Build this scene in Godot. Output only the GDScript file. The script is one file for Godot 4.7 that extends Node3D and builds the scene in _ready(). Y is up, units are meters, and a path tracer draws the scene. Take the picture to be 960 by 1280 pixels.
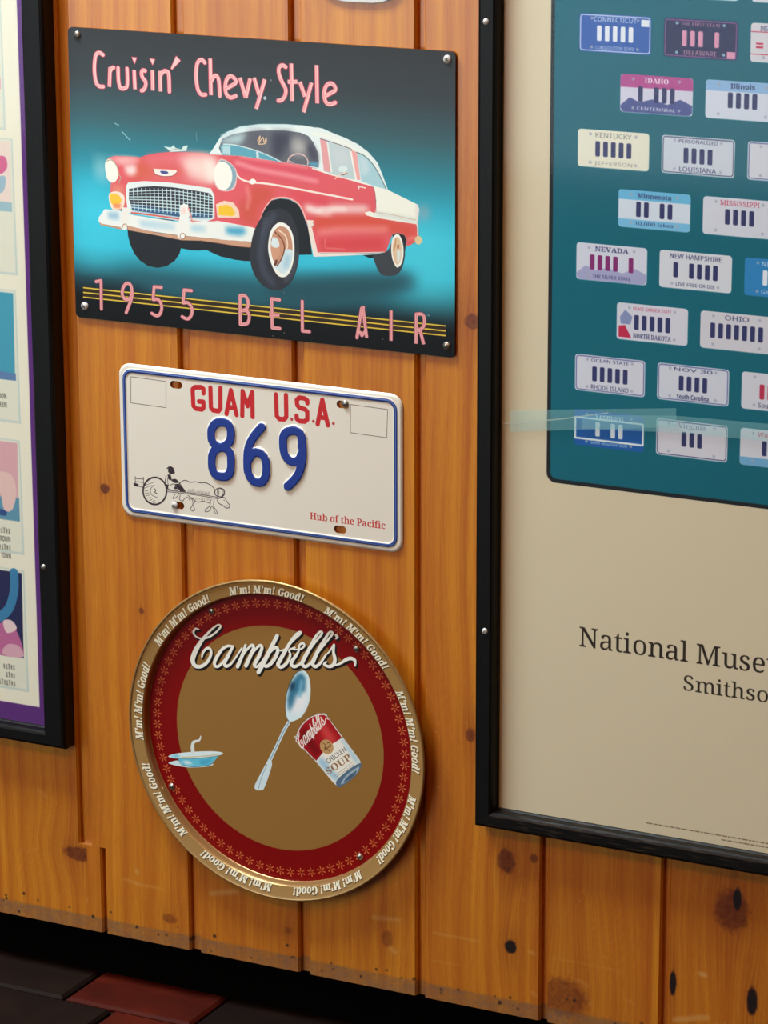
extends Node3D
# A pine-panelled diner wall with a tin sign, an embossed licence plate, a round tray and two framed posters.
# Wall coordinates: x along the wall, y above the plate's centre + UP, z out of the wall.

const UP := 0.575

class Sheet:
	# A sheet of paper or tin on which print is laid; lengths in millimetres from its top left corner.
	var im: Image
	var s: float
	var gain := Vector3.ONE
	static var fonts := {}

	func _init(w: float, h: float, scale: float, base: Color, g := Vector3.ONE) -> void:
		s = scale
		gain = g
		im = Image.create(int(w * s), int(h * s), false, Image.FORMAT_RGB8)
		im.fill(ink(base))

	func ink(c: Color) -> Color:
		var l := c.srgb_to_linear()
		return Color(minf(l.r * gain.x, 0.93), minf(l.g * gain.y, 0.93), minf(l.b * gain.z, 0.93), c.a).linear_to_srgb()

	func px(flat) -> PackedVector2Array:
		var p := PackedVector2Array()
		if flat is PackedVector2Array:
			for v in flat:
				p.append(v * s)
		else:
			for i in range(0, flat.size(), 2):
				p.append(Vector2(flat[i], flat[i + 1]) * s)
		return p

	static func fill(im: Image, cons: Array, col: Color, a: float) -> void:
		var lo := Vector2(1e9, 1e9)
		var hi := Vector2(-1e9, -1e9)
		for c in cons:
			for v in c:
				lo = lo.min(v)
				hi = hi.max(v)
		var x0 := maxi(0, int(floor(lo.x)))
		var y0 := maxi(0, int(floor(lo.y)))
		var x1 := mini(im.get_width(), int(ceil(hi.x)) + 1)
		var y1 := mini(im.get_height(), int(ceil(hi.y)) + 1)
		var w := x1 - x0
		var h := y1 - y0
		if w <= 0 or h <= 0:
			return
		var lines := []
		for i in h * 4:
			lines.append(PackedVector2Array())
		for c in cons:
			var n: int = c.size()
			for i in n:
				var p: Vector2 = c[i]
				var r: Vector2 = c[(i + 1) % n]
				if p.y == r.y:
					continue
				var dir := 1.0
				if p.y > r.y:
					var t := p
					p = r
					r = t
					dir = -1.0
				var ka := maxi(0, int(ceil((p.y - y0) * 4.0 - 0.5)))
				var kb := mini(h * 4 - 1, int(ceil((r.y - y0) * 4.0 - 0.5)) - 1)
				var m := (r.x - p.x) / (r.y - p.y)
				for k in range(ka, kb + 1):
					lines[k].append(Vector2(p.x + ((k + 0.5) / 4.0 + y0 - p.y) * m - x0, dir))
		var cov := PackedFloat32Array()
		cov.resize(w + 2)
		var run := PackedFloat32Array()
		run.resize(w + 2)
		for y in h:
			cov.fill(0.0)
			run.fill(0.0)
			var any := false
			for sub in 4:
				var l: PackedVector2Array = lines[y * 4 + sub]
				if l.size() < 2:
					continue
				l.sort()
				var wind := 0.0
				for i in l.size() - 1:
					wind += l[i].y
					if wind == 0.0:
						continue
					var xa := clampf(l[i].x, 0.0, w)
					var xb := clampf(l[i + 1].x, 0.0, w)
					if xb <= xa:
						continue
					any = true
					var ia := int(xa)
					var ib := int(xb)
					if ia == ib:
						cov[ia] += xb - xa
					else:
						cov[ia] += 1.0 - (xa - ia)
						cov[ib] += xb - ib
						run[ia + 1] += 1.0
						run[ib] -= 1.0
			if not any:
				continue
			var acc := 0.0
			var start := -1
			for x in w:
				acc += run[x]
				var v := minf(1.0, (cov[x] + acc) * 0.25) * a
				if v > 0.995:
					if start < 0:
						start = x
					continue
				if start >= 0:
					im.fill_rect(Rect2i(x0 + start, y0 + y, x - start, 1), col)
					start = -1
				if v > 0.004:
					im.set_pixel(x0 + x, y0 + y, im.get_pixel(x0 + x, y0 + y).lerp(col, v))
			if start >= 0:
				im.fill_rect(Rect2i(x0 + start, y0 + y, w - start, 1), col)

	func poly(flat, col: Color, a := 1.0) -> void:
		fill(im, [px(flat)], ink(col), a)

	static func ribbon(p: PackedVector2Array, wide: PackedFloat32Array) -> Array:
		# circles and tapered quads along a path, all wound one way
		var cons := []
		for i in p.size():
			var r := wide[i] * 0.5
			var ring := PackedVector2Array()
			for k in 12:
				ring.append(p[i] + Vector2.from_angle(TAU * k / 12.0) * r)
			cons.append(ring)
			if i + 1 < p.size() and p[i].distance_to(p[i + 1]) > 0.001:
				var n := (p[i + 1] - p[i]).normalized().orthogonal()
				cons.append(PackedVector2Array([p[i] - n * r, p[i] + n * r, p[i + 1] + n * wide[i + 1] * 0.5, p[i + 1] - n * wide[i + 1] * 0.5]))
		for c in cons:
			if Geometry2D.is_polygon_clockwise(c):
				c.reverse()
		return cons

	func stroke(flat, wide: float, col: Color, a := 1.0) -> void:
		var p := px(flat)
		var parts := Geometry2D.offset_polyline(p, wide * s * 0.5, Geometry2D.JOIN_ROUND, Geometry2D.END_BUTT if p.size() == 2 else Geometry2D.END_ROUND)
		fill(im, parts, ink(col), a)

	func brush(flat, widths: Array, col: Color, a := 1.0) -> void:
		var p := px(flat)
		var wide := PackedFloat32Array()
		var n := widths.size()
		for i in p.size():
			var t := float(i) / maxi(1, p.size() - 1) * (n - 1)
			var k := mini(int(t), n - 2)
			wide.append(lerpf(widths[k], widths[k + 1], t - k) * s)
		fill(im, ribbon(p, wide), ink(col), a)

	func soft_cons(cons: Array, col: Color, blur: float, a: float) -> void:
		var lo := Vector2(1e9, 1e9)
		var hi := Vector2(-1e9, -1e9)
		for c in cons:
			for v in c:
				lo = lo.min(v)
				hi = hi.max(v)
		var b := blur * s
		lo -= Vector2(b, b) * 1.6
		hi += Vector2(b, b) * 1.6
		var k := maxf(1.0, b / 2.5)
		var bw := int(hi.x - lo.x) + 1
		var bh := int(hi.y - lo.y) + 1
		var mask := Image.create(maxi(4, int(bw / k)), maxi(4, int(bh / k)), false, Image.FORMAT_L8)
		var kx := float(mask.get_width()) / bw
		var ky := float(mask.get_height()) / bh
		var moved := []
		for c in cons:
			var m := PackedVector2Array()
			for v in c:
				m.append((v - lo) * Vector2(kx, ky))
			moved.append(m)
		fill(mask, moved, Color.WHITE, 1.0)
		var w := mask.get_width()
		var h := mask.get_height()
		var d := mask.get_data()
		for turn in 2:
			var e := d.duplicate()
			for y in h:
				for x in range(2, w - 2):
					var i := y * w + x
					e[i] = (d[i - 2] + d[i - 1] + d[i] + d[i + 1] + d[i + 2]) / 5
			d = e.duplicate()
			for y in range(2, h - 2):
				for x in w:
					var i := y * w + x
					d[i] = (e[i - 2 * w] + e[i - w] + e[i] + e[i + w] + e[i + 2 * w]) / 5
		mask = Image.create_from_data(w, h, false, Image.FORMAT_L8, d)
		mask.resize(bw, bh, Image.INTERPOLATE_BILINEAR)
		d = mask.get_data()
		var c := ink(col)
		var ox := int(lo.x)
		var oy := int(lo.y)
		for y in bh:
			var yy := oy + y
			if yy < 0 or yy >= im.get_height():
				continue
			for x in bw:
				var v := d[y * bw + x]
				if v > 1 and ox + x >= 0 and ox + x < im.get_width():
					im.set_pixel(ox + x, yy, im.get_pixel(ox + x, yy).lerp(c, v * a / 255.0))

	func soft(flat, col: Color, blur: float, a := 1.0) -> void:
		soft_cons([px(flat)], col, blur, a)

	func soft_line(flat, wide: float, col: Color, blur: float, a := 1.0) -> void:
		var p := px(flat)
		var w := PackedFloat32Array()
		for v in p:
			w.append(wide * s)
		soft_cons(ribbon(p, w), col, blur, a)

	static func glyphs(t: String, face: String) -> Array:
		# [triangles as contours, baseline y, cap height, x from, x to]
		if not fonts.has(face):
			var f := SystemFont.new()
			f.font_names = PackedStringArray([{"sans": "Droid Sans", "sans_bold": "Droid Sans", "serif": "Droid Serif", "serif_bold": "Droid Serif", "mono": "Droid Sans Mono"}[face]])
			f.font_weight = 700 if face.ends_with("bold") else 400
			fonts[face] = [f, 0.0, 1.0]
			var h := raw("H", f)
			fonts[face][1] = h[1]
			fonts[face][2] = h[2] - h[1]
		var g := raw(t, fonts[face][0])
		return [g[0], fonts[face][1], fonts[face][2], g[3], g[4]]

	static func raw(t: String, f: Font) -> Array:
		var m := TextMesh.new()
		m.font = f
		m.text = t
		m.font_size = 64
		m.pixel_size = 0.01
		m.depth = 0.0
		m.horizontal_alignment = HORIZONTAL_ALIGNMENT_LEFT
		m.vertical_alignment = VERTICAL_ALIGNMENT_TOP
		var cons := []
		var lo := Vector2(1e9, 1e9)
		var hi := Vector2(-1e9, -1e9)
		for n in m.get_surface_count():
			var arr := m.surface_get_arrays(n)
			var v: PackedVector3Array = arr[Mesh.ARRAY_VERTEX]
			var ix = arr[Mesh.ARRAY_INDEX]
			if ix == null or ix.is_empty():
				ix = range(v.size())
			for i in range(0, ix.size() - 2, 3):
				var tri := PackedVector2Array()
				for k in 3:
					var q := v[ix[i + k]]
					tri.append(Vector2(q.x, q.y))
					lo = lo.min(Vector2(q.x, q.y))
					hi = hi.max(Vector2(q.x, q.y))
				var area := (tri[1] - tri[0]).cross(tri[2] - tri[0])
				if absf(area) < 1e-9:
					continue
				if area < 0.0:
					tri.reverse()
				cons.append(tri)
		return [cons, lo.y, hi.y, lo.x, hi.x]

	func text(t: String, face: String, at: Array, width: float, cap: float, col: Color, angle := 0.0, shear := 0.0, a := 1.0) -> float:
		var g := glyphs(t, face)
		var ky: float = cap / g[2]
		var kx: float = width / (g[4] - g[3]) if width > 0.0 else ky
		var cons := []
		for tri in g[0]:
			var m := PackedVector2Array()
			for v in tri:
				var p := Vector2((v.x - g[3]) * kx, -(v.y - g[1]) * ky)
				p.x -= p.y * shear
				m.append((p.rotated(angle) + Vector2(at[0], at[1])) * s)
			cons.append(m)
		fill(im, cons, ink(col), a)
		return (g[4] - g[3]) * kx

	func texture() -> ImageTexture:
		return ImageTexture.create_from_image(im)


func C(r: int, g: int, b: int) -> Color:
	return Color8(r, g, b)

func curve(flat, closed := false) -> PackedVector2Array:
	# a smooth line through the points
	var p := PackedVector2Array()
	for i in range(0, flat.size(), 2):
		p.append(Vector2(flat[i], flat[i + 1]))
	var n := p.size()
	if n < 3:
		return p
	var q := PackedVector2Array()
	for i in (n if closed else n - 1):
		var a := p[(i - 1 + n) % n] if closed or i > 0 else p[0]
		var b := p[i]
		var c := p[(i + 1) % n]
		var d := p[(i + 2) % n] if closed or i + 2 < n else p[n - 1]
		for k in 4:
			q.append(b.cubic_interpolate(c, a, d, k / 4.0))
	if not closed:
		q.append(p[n - 1])
	return q

func shifted(p: PackedVector2Array, x: float, y: float) -> PackedVector2Array:
	return Transform2D(0.0, Vector2(x, y)) * p

func circle(at, r: float) -> PackedVector2Array:
	var p := PackedVector2Array()
	for k in 18:
		p.append(Vector2(at[0], at[1]) + Vector2.from_angle(TAU * k / 18.0) * r)
	return p

func rounded(x0: float, y0: float, x1: float, y1: float, r: float, n := 5) -> PackedVector2Array:
	var p := PackedVector2Array()
	for c in [[x1 - r, y1 - r, 0], [x0 + r, y1 - r, 1], [x0 + r, y0 + r, 2], [x1 - r, y0 + r, 3]]:
		for k in n + 1:
			p.append(Vector2(c[0], c[1]) + Vector2.from_angle(PI / 2 * (c[2] + float(k) / n)) * r)
	return p

# ---------------------------------------------------------------- materials and meshes

func paint(name_: String, c: Color, rough := 0.5, metal := 0.0) -> StandardMaterial3D:
	var m := StandardMaterial3D.new()
	m.resource_name = name_
	m.albedo_color = c
	m.roughness = rough
	m.metallic = metal
	return m

func printed(name_: String, k: Sheet, rough := 0.4) -> StandardMaterial3D:
	var m := paint(name_, Color.WHITE, rough)
	m.albedo_texture = k.texture()
	m.texture_repeat = false
	return m

func put(called: String, mesh: Mesh, mat: Material, parent: Node, at := Vector3.ZERO) -> MeshInstance3D:
	var o := MeshInstance3D.new()
	o.name = called
	o.mesh = mesh
	o.material_override = mat
	o.position = at
	parent.add_child(o, true)
	return o

func thing(called: String, label: String, category: String, at := Vector3.ZERO) -> Node3D:
	var o := Node3D.new()
	o.name = called
	o.position = at
	o.set_meta("label", label)
	o.set_meta("category", category)
	add_child(o, true)
	return o

func structure(called: String, at := Vector3.ZERO) -> Node3D:
	var o := Node3D.new()
	o.name = called
	o.position = at
	o.set_meta("kind", "structure")
	add_child(o, true)
	return o

func quad(st: SurfaceTool, a: Vector3, b: Vector3, c: Vector3, d: Vector3, n := Vector3.ZERO) -> void:
	# a, b, c, d run round the face; the normal points to n (or as computed from the order)
	var face := (b - a).cross(d - a).normalized()
	if n != Vector3.ZERO and face.dot(n) < 0.0:
		var t := b
		b = d
		d = t
		face = -face
	for v in [a, c, b, a, d, c]:
		st.set_normal(face)
		st.add_vertex(v)

func box(st: SurfaceTool, lo: Vector3, hi: Vector3, bevel := 0.0) -> void:
	# a box whose long edges towards +z are chamfered
	var b := bevel
	var p := func(x, y, z): return Vector3(x, y, z)
	quad(st, p.call(lo.x + b, lo.y + b, hi.z), p.call(hi.x - b, lo.y + b, hi.z), p.call(hi.x - b, hi.y - b, hi.z), p.call(lo.x + b, hi.y - b, hi.z), Vector3(0, 0, 1))
	quad(st, p.call(lo.x, lo.y, lo.z), p.call(hi.x, lo.y, lo.z), p.call(hi.x, hi.y, lo.z), p.call(lo.x, hi.y, lo.z), Vector3(0, 0, -1))
	var z := hi.z - b
	quad(st, p.call(lo.x, lo.y, lo.z), p.call(lo.x, hi.y, lo.z), p.call(lo.x, hi.y, z), p.call(lo.x, lo.y, z), Vector3(-1, 0, 0))
	quad(st, p.call(hi.x, lo.y, lo.z), p.call(hi.x, hi.y, lo.z), p.call(hi.x, hi.y, z), p.call(hi.x, lo.y, z), Vector3(1, 0, 0))
	quad(st, p.call(lo.x, lo.y, lo.z), p.call(hi.x, lo.y, lo.z), p.call(hi.x, lo.y, z), p.call(lo.x, lo.y, z), Vector3(0, -1, 0))
	quad(st, p.call(lo.x, hi.y, lo.z), p.call(hi.x, hi.y, lo.z), p.call(hi.x, hi.y, z), p.call(lo.x, hi.y, z), Vector3(0, 1, 0))
	if b > 0.0:
		quad(st, p.call(lo.x, lo.y, z), p.call(lo.x, hi.y, z), p.call(lo.x + b, hi.y - b, hi.z), p.call(lo.x + b, lo.y + b, hi.z), Vector3(-1, 0, 1))
		quad(st, p.call(hi.x, lo.y, z), p.call(hi.x, hi.y, z), p.call(hi.x - b, hi.y - b, hi.z), p.call(hi.x - b, lo.y + b, hi.z), Vector3(1, 0, 1))
		quad(st, p.call(lo.x, lo.y, z), p.call(hi.x, lo.y, z), p.call(hi.x - b, lo.y + b, hi.z), p.call(lo.x + b, lo.y + b, hi.z), Vector3(0, -1, 1))
		quad(st, p.call(lo.x, hi.y, z), p.call(hi.x, hi.y, z), p.call(hi.x - b, hi.y - b, hi.z), p.call(lo.x + b, hi.y - b, hi.z), Vector3(0, 1, 1))

func begin() -> SurfaceTool:
	var st := SurfaceTool.new()
	st.begin(Mesh.PRIMITIVE_TRIANGLES)
	return st

func box_mesh(lo: Vector3, hi: Vector3, bevel := 0.0) -> ArrayMesh:
	var st := begin()
	box(st, lo, hi, bevel)
	return st.commit()

func lathe(profile: Array, segs: int, uv_size := 0.0) -> ArrayMesh:
	# profile of (radius, z) turned round the z axis; smooth; uv_size maps x and y onto a square print
	var v := PackedVector3Array()
	var nn := PackedVector3Array()
	var uv := PackedVector2Array()
	var ix := PackedInt32Array()
	var n := profile.size()
	for i in n:
		var a: Vector2 = profile[maxi(0, i - 1)]
		var b: Vector2 = profile[mini(n - 1, i + 1)]
		var t := (b - a).normalized()
		var nr := Vector2(t.y, -t.x)
		for k in segs + 1:
			var u := TAU * k / segs
			var d := Vector3(cos(u), sin(u), 0)
			v.append(d * profile[i].x + Vector3(0, 0, profile[i].y))
			nn.append((d * nr.x + Vector3(0, 0, nr.y)).normalized())
			uv.append(Vector2(0.5 + v[-1].x / uv_size, 0.5 - v[-1].y / uv_size) if uv_size > 0.0 else Vector2(float(k) / segs, float(i) / n))
	for i in n - 1:
		for k in segs:
			var q := i * (segs + 1) + k
			var w := q + segs + 1
			ix.append_array(PackedInt32Array([q, w, q + 1, q + 1, w, w + 1]))
	var arr := []
	arr.resize(Mesh.ARRAY_MAX)
	arr[Mesh.ARRAY_VERTEX] = v
	arr[Mesh.ARRAY_NORMAL] = nn
	arr[Mesh.ARRAY_TEX_UV] = uv
	arr[Mesh.ARRAY_INDEX] = ix
	var m := ArrayMesh.new()
	m.add_surface_from_arrays(Mesh.PRIMITIVE_TRIANGLES, arr)
	return m

func face_mesh(outline: PackedVector2Array, z: float, size: Vector2) -> ArrayMesh:
	# a flat face of any outline (x, y in metres, y up, from the top left corner), print mapped over size
	var st := begin()
	var ix := Geometry2D.triangulate_polygon(outline)
	for i in range(0, ix.size(), 3):
		var t := [outline[ix[i]], outline[ix[i + 1]], outline[ix[i + 2]]]
		if (t[1] - t[0]).cross(t[2] - t[0]) > 0.0:
			t.reverse()
		for p in t:
			st.set_normal(Vector3(0, 0, 1))
			st.set_uv(Vector2(p.x / size.x, -p.y / size.y))
			st.add_vertex(Vector3(p.x, p.y, z))
	return st.commit()

func edge_mesh(outline: PackedVector2Array, z0: float, z1: float) -> ArrayMesh:
	# the side wall and back of a sheet
	var st := begin()
	var mid := Vector2.ZERO
	for p in outline:
		mid += p / outline.size()
	for i in outline.size():
		var a := outline[i]
		var b := outline[(i + 1) % outline.size()]
		var out := (a + b) * 0.5 - mid
		quad(st, Vector3(a.x, a.y, z0), Vector3(b.x, b.y, z0), Vector3(b.x, b.y, z1), Vector3(a.x, a.y, z1), Vector3(out.x, out.y, 0))
	var ix := Geometry2D.triangulate_polygon(outline)
	for i in range(0, ix.size(), 3):
		var t := [outline[ix[i]], outline[ix[i + 1]], outline[ix[i + 2]]]
		if (t[1] - t[0]).cross(t[2] - t[0]) < 0.0:
			t.reverse()
		for p in t:
			st.set_normal(Vector3(0, 0, -1))
			st.add_vertex(Vector3(p.x, p.y, z0))
	return st.commit()

# ---------------------------------------------------------------- small things

var screw_mat: StandardMaterial3D
var screw_pale: StandardMaterial3D
var recess_mat: StandardMaterial3D
var screw_mesh: ArrayMesh
var recess_mesh: ArrayMesh
var slot_mesh: ArrayMesh

func screw(parent: Node3D, at: Vector3, size := 1.0, turn := 0.4, pale := false, slotted := false) -> void:
	if screw_mesh == null:
		var prof := []
		for i in 9:
			var t := PI / 2 * i / 8.0
			prof.append(Vector2(0.0036 * cos(t), 0.0004 + 0.0021 * sin(t)))
		prof.push_front(Vector2(0.0036, 0.0))
		screw_mesh = lathe(prof, 20)
		var st := begin()
		box(st, Vector3(-0.0017, -0.00035, 0.0016), Vector3(0.0017, 0.00035, 0.00252))
		slot_mesh = st.commit()
		st = begin()
		box(st, Vector3(-0.0017, -0.00035, 0.0016), Vector3(0.0017, 0.00035, 0.00252))
		box(st, Vector3(-0.00035, -0.0017, 0.0016), Vector3(0.00035, 0.0017, 0.00253))
		recess_mesh = st.commit()
	var o := put("screw", screw_mesh, screw_pale if pale else screw_mat, parent, at)
	o.rotation.z = turn
	o.scale = Vector3.ONE * size
	put("drive_recess", slot_mesh if slotted else recess_mesh, recess_mat, o)

# ---------------------------------------------------------------- prints

func draw_sign() -> Sheet:
	var k := Sheet.new(404.3, 278.4, 3.0, C(30, 30, 32), SIGN_GAIN)
	var g := Gradient.new()
	g.offsets = PackedFloat32Array([0.0, 0.16, 0.3, 0.42, 0.52, 0.62, 0.74, 0.8, 0.86, 0.92, 1.0])
	g.colors = PackedColorArray([C(50, 50, 51), C(56, 62, 65), C(58, 94, 100), C(48, 130, 144), C(50, 164, 184), C(62, 190, 212), C(56, 184, 206), C(46, 132, 146), C(32, 66, 74), C(16, 16, 17), C(13, 12, 12)])
	for y in k.im.get_height():
		k.im.fill_rect(Rect2i(0, y, k.im.get_width(), 1), k.ink(g.sample(float(y) / k.im.get_height())))
	k.soft([0, 140, 40, 150, 60, 190, 40, 225, 0, 225], C(64, 196, 216), 14, 0.6)
	k.soft([330, 150, 404, 160, 404, 230, 340, 225], C(74, 200, 216), 16, 0.7)
	k.soft([50.9, 228.4, 138.6, 229.8, 207.3, 225.2, 266.3, 214.7, 348.9, 202.1, 369.2, 209.2, 340.7, 228.2, 266.0, 247.1, 181.2, 255.0, 94.5, 250.8], C(40, 92, 104), 7, 0.9)
	k.soft([207.3, 225.2, 283.0, 213.9, 357.0, 206.6, 365.1, 217.0, 316.0, 230.4, 215.5, 244.2], C(38, 70, 78), 6, 0.6)
	k.poly([60.2, 187.3, 60.7, 194.3, 62.7, 201.9, 66.9, 210.5, 73.3, 217.0, 82.0, 221.4, 92.2, 222.4, 102.5, 219.8, 111.4, 213.7, 116.6, 206.9, 118.5, 201.2, 127.6, 202.1, 136.3, 202.0, 145.6, 200.4, 153.5, 203.1, 147.8, 201.3, 160.6, 205.3, 176.3, 207.2, 186.3, 207.5, 196.2, 207.0, 200.6, 195.3, 202.2, 182.5, 168.1, 189.2, 139.4, 187.8], C(38, 39, 43), 1)
	k.poly([37.4, 125.9, 40.8, 121.2, 48.2, 118.8, 62.8, 118.1, 76.0, 118.0, 81.8, 115.7, 95.0, 112.6, 106.6, 110.9, 123.9, 109.7, 142.5, 109.1, 157.4, 109.4, 155.3, 109.6, 163.8, 109.6, 183.6, 109.0, 200.5, 110.0, 220.1, 111.1, 231.3, 111.7, 247.9, 112.5, 264.5, 115.0, 275.2, 118.6, 275.5, 119.3, 293.3, 121.7, 307.0, 124.3, 320.6, 127.0, 323.0, 131.3, 324.2, 139.2, 324.3, 150.2, 324.6, 154.5, 365.2, 158.0, 366.2, 167.7, 364.5, 173.9, 359.1, 178.1, 355.0, 179.2, 355.4, 172.9, 353.0, 168.8, 346.2, 167.2, 340.8, 169.8, 337.8, 177.4, 335.3, 184.0, 333.3, 187.7, 299.7, 189.9, 266.6, 192.8, 263.8, 193.0, 259.7, 187.7, 255.6, 173.1, 251.8, 164.1, 248.9, 156.3, 244.1, 149.2, 235.0, 145.2, 225.3, 144.7, 216.1, 147.4, 210.0, 154.4, 205.7, 162.2, 202.4, 171.2, 200.2, 178.9, 182.3, 188.0, 153.8, 186.6, 119.5, 175.5, 61.4, 171.2, 43.8, 169.4, 41.7, 163.8, 42.5, 151.0, 43.3, 144.6, 38.7, 141.1], C(222, 92, 98), 1)
	k.soft([83.2, 117.5, 121.0, 111.0, 149.6, 110.2, 154.9, 129.8, 120.4, 136.2, 79.8, 139.3], C(226, 112, 118), 4, 1)
	k.soft([135.2, 113.8, 158.1, 112.1, 156.3, 133.5, 143.4, 134.5, 129.3, 125.5, 120.8, 119.8], C(247, 200, 188), 5, 1)
	k.soft([149.3, 125.3, 157.9, 122.1, 157.7, 133.4, 149.1, 135.3], C(250, 214, 200), 3, 1)
	k.soft([120.9, 113.5, 158.1, 110.9, 156.9, 135.3, 137.6, 136.8, 120.5, 129.9], C(249, 208, 196), 7, 0.8)
	k.soft([146.7, 114.2, 158.0, 117.1, 156.9, 134.7, 149.1, 135.3], C(253, 228, 214), 4, 0.9)
	k.soft([72.9, 122.1, 87.4, 123.5, 94.4, 136.9, 62.2, 140.6, 68.3, 130.0], C(212, 96, 78), 4, 1)
	k.soft([90.4, 120.8, 119.3, 121.2, 126.2, 134.5, 94.3, 137.5], C(219, 98, 94), 4, 1)
	k.soft([40.8, 121.2, 59.9, 119.0, 75.9, 118.8, 72.9, 123.3, 55.3, 126.5, 48.0, 123.9], C(246, 190, 184), 3, 1)
	k.soft([58.2, 127.6, 69.9, 125.4, 72.7, 130.9, 68.2, 136.3, 60.9, 135.6], C(249, 212, 204), 2.5, 1)
	k.soft([44.4, 146.4, 57.6, 147.3, 57.1, 167.7, 45.3, 167.4], C(224, 132, 110), 3, 1)
	k.soft([176.5, 113.3, 200.5, 111.5, 232.6, 114.1, 267.2, 120.2, 267.2, 127.6, 225.5, 127.0, 197.5, 125.4, 183.4, 125.2], C(219, 84, 98), 3, 1)
	k.soft_line([179.3, 115.5, 200.4, 120.2, 231.1, 122.9, 264.4, 126.6], 3.2, C(243, 158, 160), 2, 1)
	k.soft_line([183.6, 109.6, 220.1, 111.9, 253.5, 114.4], 2, C(238, 140, 144), 1.5, 1)
	k.soft([183.0, 150.2, 201.4, 147.6, 202.5, 163.7, 199.6, 174.0, 182.6, 170.3], C(207, 86, 72), 4, 1)
	k.soft([194.5, 135.6, 219.8, 136.2, 214.0, 149.1, 194.1, 158.1], C(206, 84, 70), 4, 1)
	k.soft_line([190.2, 137.2, 192.9, 148.2, 189.9, 158.5], 2, C(238, 150, 140), 2, 1)
	k.soft([231.0, 135.3, 275.3, 140.5, 275.2, 151.7, 247.5, 152.6, 242.0, 144.4], C(219, 80, 88), 3, 1)
	k.soft([258.5, 159.2, 313.7, 152.3, 365.2, 160.4, 365.2, 173.9, 335.4, 167.8, 286.1, 169.4, 259.8, 172.8], C(214, 82, 66), 4, 1)
	k.soft_line([253.1, 152.2, 264.1, 154.4, 275.2, 154.8, 279.4, 151.3, 313.7, 148.6], 6.5, C(249, 206, 198), 3, 1)
	k.soft_line([254.5, 152.7, 266.9, 154.6, 266.9, 152.3, 293.1, 150.2], 3, C(252, 226, 216), 2, 1)
	k.soft_line([266.7, 174.1, 286.1, 170.0, 313.6, 167.4, 335.4, 165.3], 4, C(240, 146, 138), 3, 1)
	k.soft([266.7, 179.7, 332.7, 172.9, 333.3, 185.2, 266.6, 191.5], C(214, 72, 74), 3, 1)
	k.soft_line([272.2, 179.2, 271.0, 188.0], 0.5, C(250, 200, 185), 0.4, 1)
	k.soft_line([271.4, 188.6, 292.9, 187.2], 0.5, C(245, 180, 165), 0.4, 1)
	k.stroke(curve([178.1, 121.9, 179.8, 126.7, 184.7, 130.7, 194.5, 132.7, 211.4, 132.8, 239.4, 134.9, 275.3, 138.3, 276.7, 138.2, 289.1, 139.6, 300.1, 140.6]), 1.9, C(248, 222, 208), 1)
	k.poly(curve([192.4, 132.0, 196.7, 129.2, 200.2, 131.4, 197.3, 134.4, 193.8, 134.2], true), C(253, 238, 225), 1)
	k.stroke(curve([202.4, 171.9, 206.1, 162.2, 210.4, 154.3, 216.8, 147.3, 225.3, 144.7, 235.1, 144.9, 244.1, 148.9, 249.1, 156.0, 252.2, 164.1]), 1.6, C(240, 170, 160), 1)
	k.poly([320.9, 126.7, 336.6, 129.0, 354.4, 135.6, 366.5, 140.1, 368.3, 144.3, 368.1, 151.6, 367.9, 144.3, 367.2, 153.5, 365.8, 158.2, 346.3, 157.1, 323.2, 155.5, 315.0, 154.3, 312.6, 151.8, 317.8, 149.8, 323.2, 151.5, 324.6, 140.4, 323.3, 131.9], C(238, 234, 218), 1)
	k.soft_line([325.9, 151.9, 346.3, 153.4, 365.2, 155.5], 3, C(203, 208, 200), 2, 1)
	k.stroke(curve([324.6, 150.6, 340.9, 151.4, 354.4, 153.3, 365.2, 154.3]), 0.5, C(205, 170, 140), 1)
	k.stroke(curve([321.7, 127.7, 323.3, 133.1, 324.1, 142.9, 324.2, 150.2]), 0.6, C(176, 70, 80), 1)
	k.poly([150.7, 109.6, 155.4, 103.6, 162.7, 93.1, 169.9, 87.6, 184.1, 81.7, 203.8, 78.1, 231.7, 76.2, 251.1, 76.1, 264.9, 77.4, 262.1, 76.6, 270.4, 77.6, 281.3, 81.2, 293.6, 84.6, 305.8, 89.2, 316.7, 95.8, 326.1, 104.8, 331.5, 116.6, 336.6, 129.0, 320.6, 127.0, 307.0, 124.3, 293.3, 121.7, 275.5, 119.3, 259.0, 115.3, 264.5, 115.0, 247.9, 112.5, 231.3, 111.7, 220.1, 111.1, 200.5, 110.0, 183.6, 109.0, 163.8, 109.6], C(224, 231, 225), 1)
	k.soft_line([164.2, 91.7, 184.1, 82.7, 209.4, 78.7, 240.0, 77.4], 1.6, C(190, 214, 216), 1, 1)
	k.soft_line([259.3, 82.7, 273.1, 84.2, 294.9, 90.0, 313.9, 99.6, 327.4, 115.7], 2.2, C(240, 234, 216), 1.5, 1)
	k.poly([164.5, 109.4, 161.1, 103.2, 164.8, 94.4, 175.5, 89.5, 191.1, 85.9, 209.3, 83.4, 231.7, 82.1, 246.9, 82.9, 255.2, 85.4, 260.6, 91.2, 264.7, 99.5, 266.0, 108.0, 265.6, 113.8, 256.3, 113.0, 248.0, 112.3, 231.3, 111.5, 220.1, 110.7, 200.5, 109.7, 183.7, 108.8], C(104, 104, 110), 1)
	k.soft([162.7, 95.6, 178.3, 89.5, 192.5, 86.7, 183.8, 98.4, 165.4, 99.4], C(176, 198, 198), 3, 1)
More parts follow.
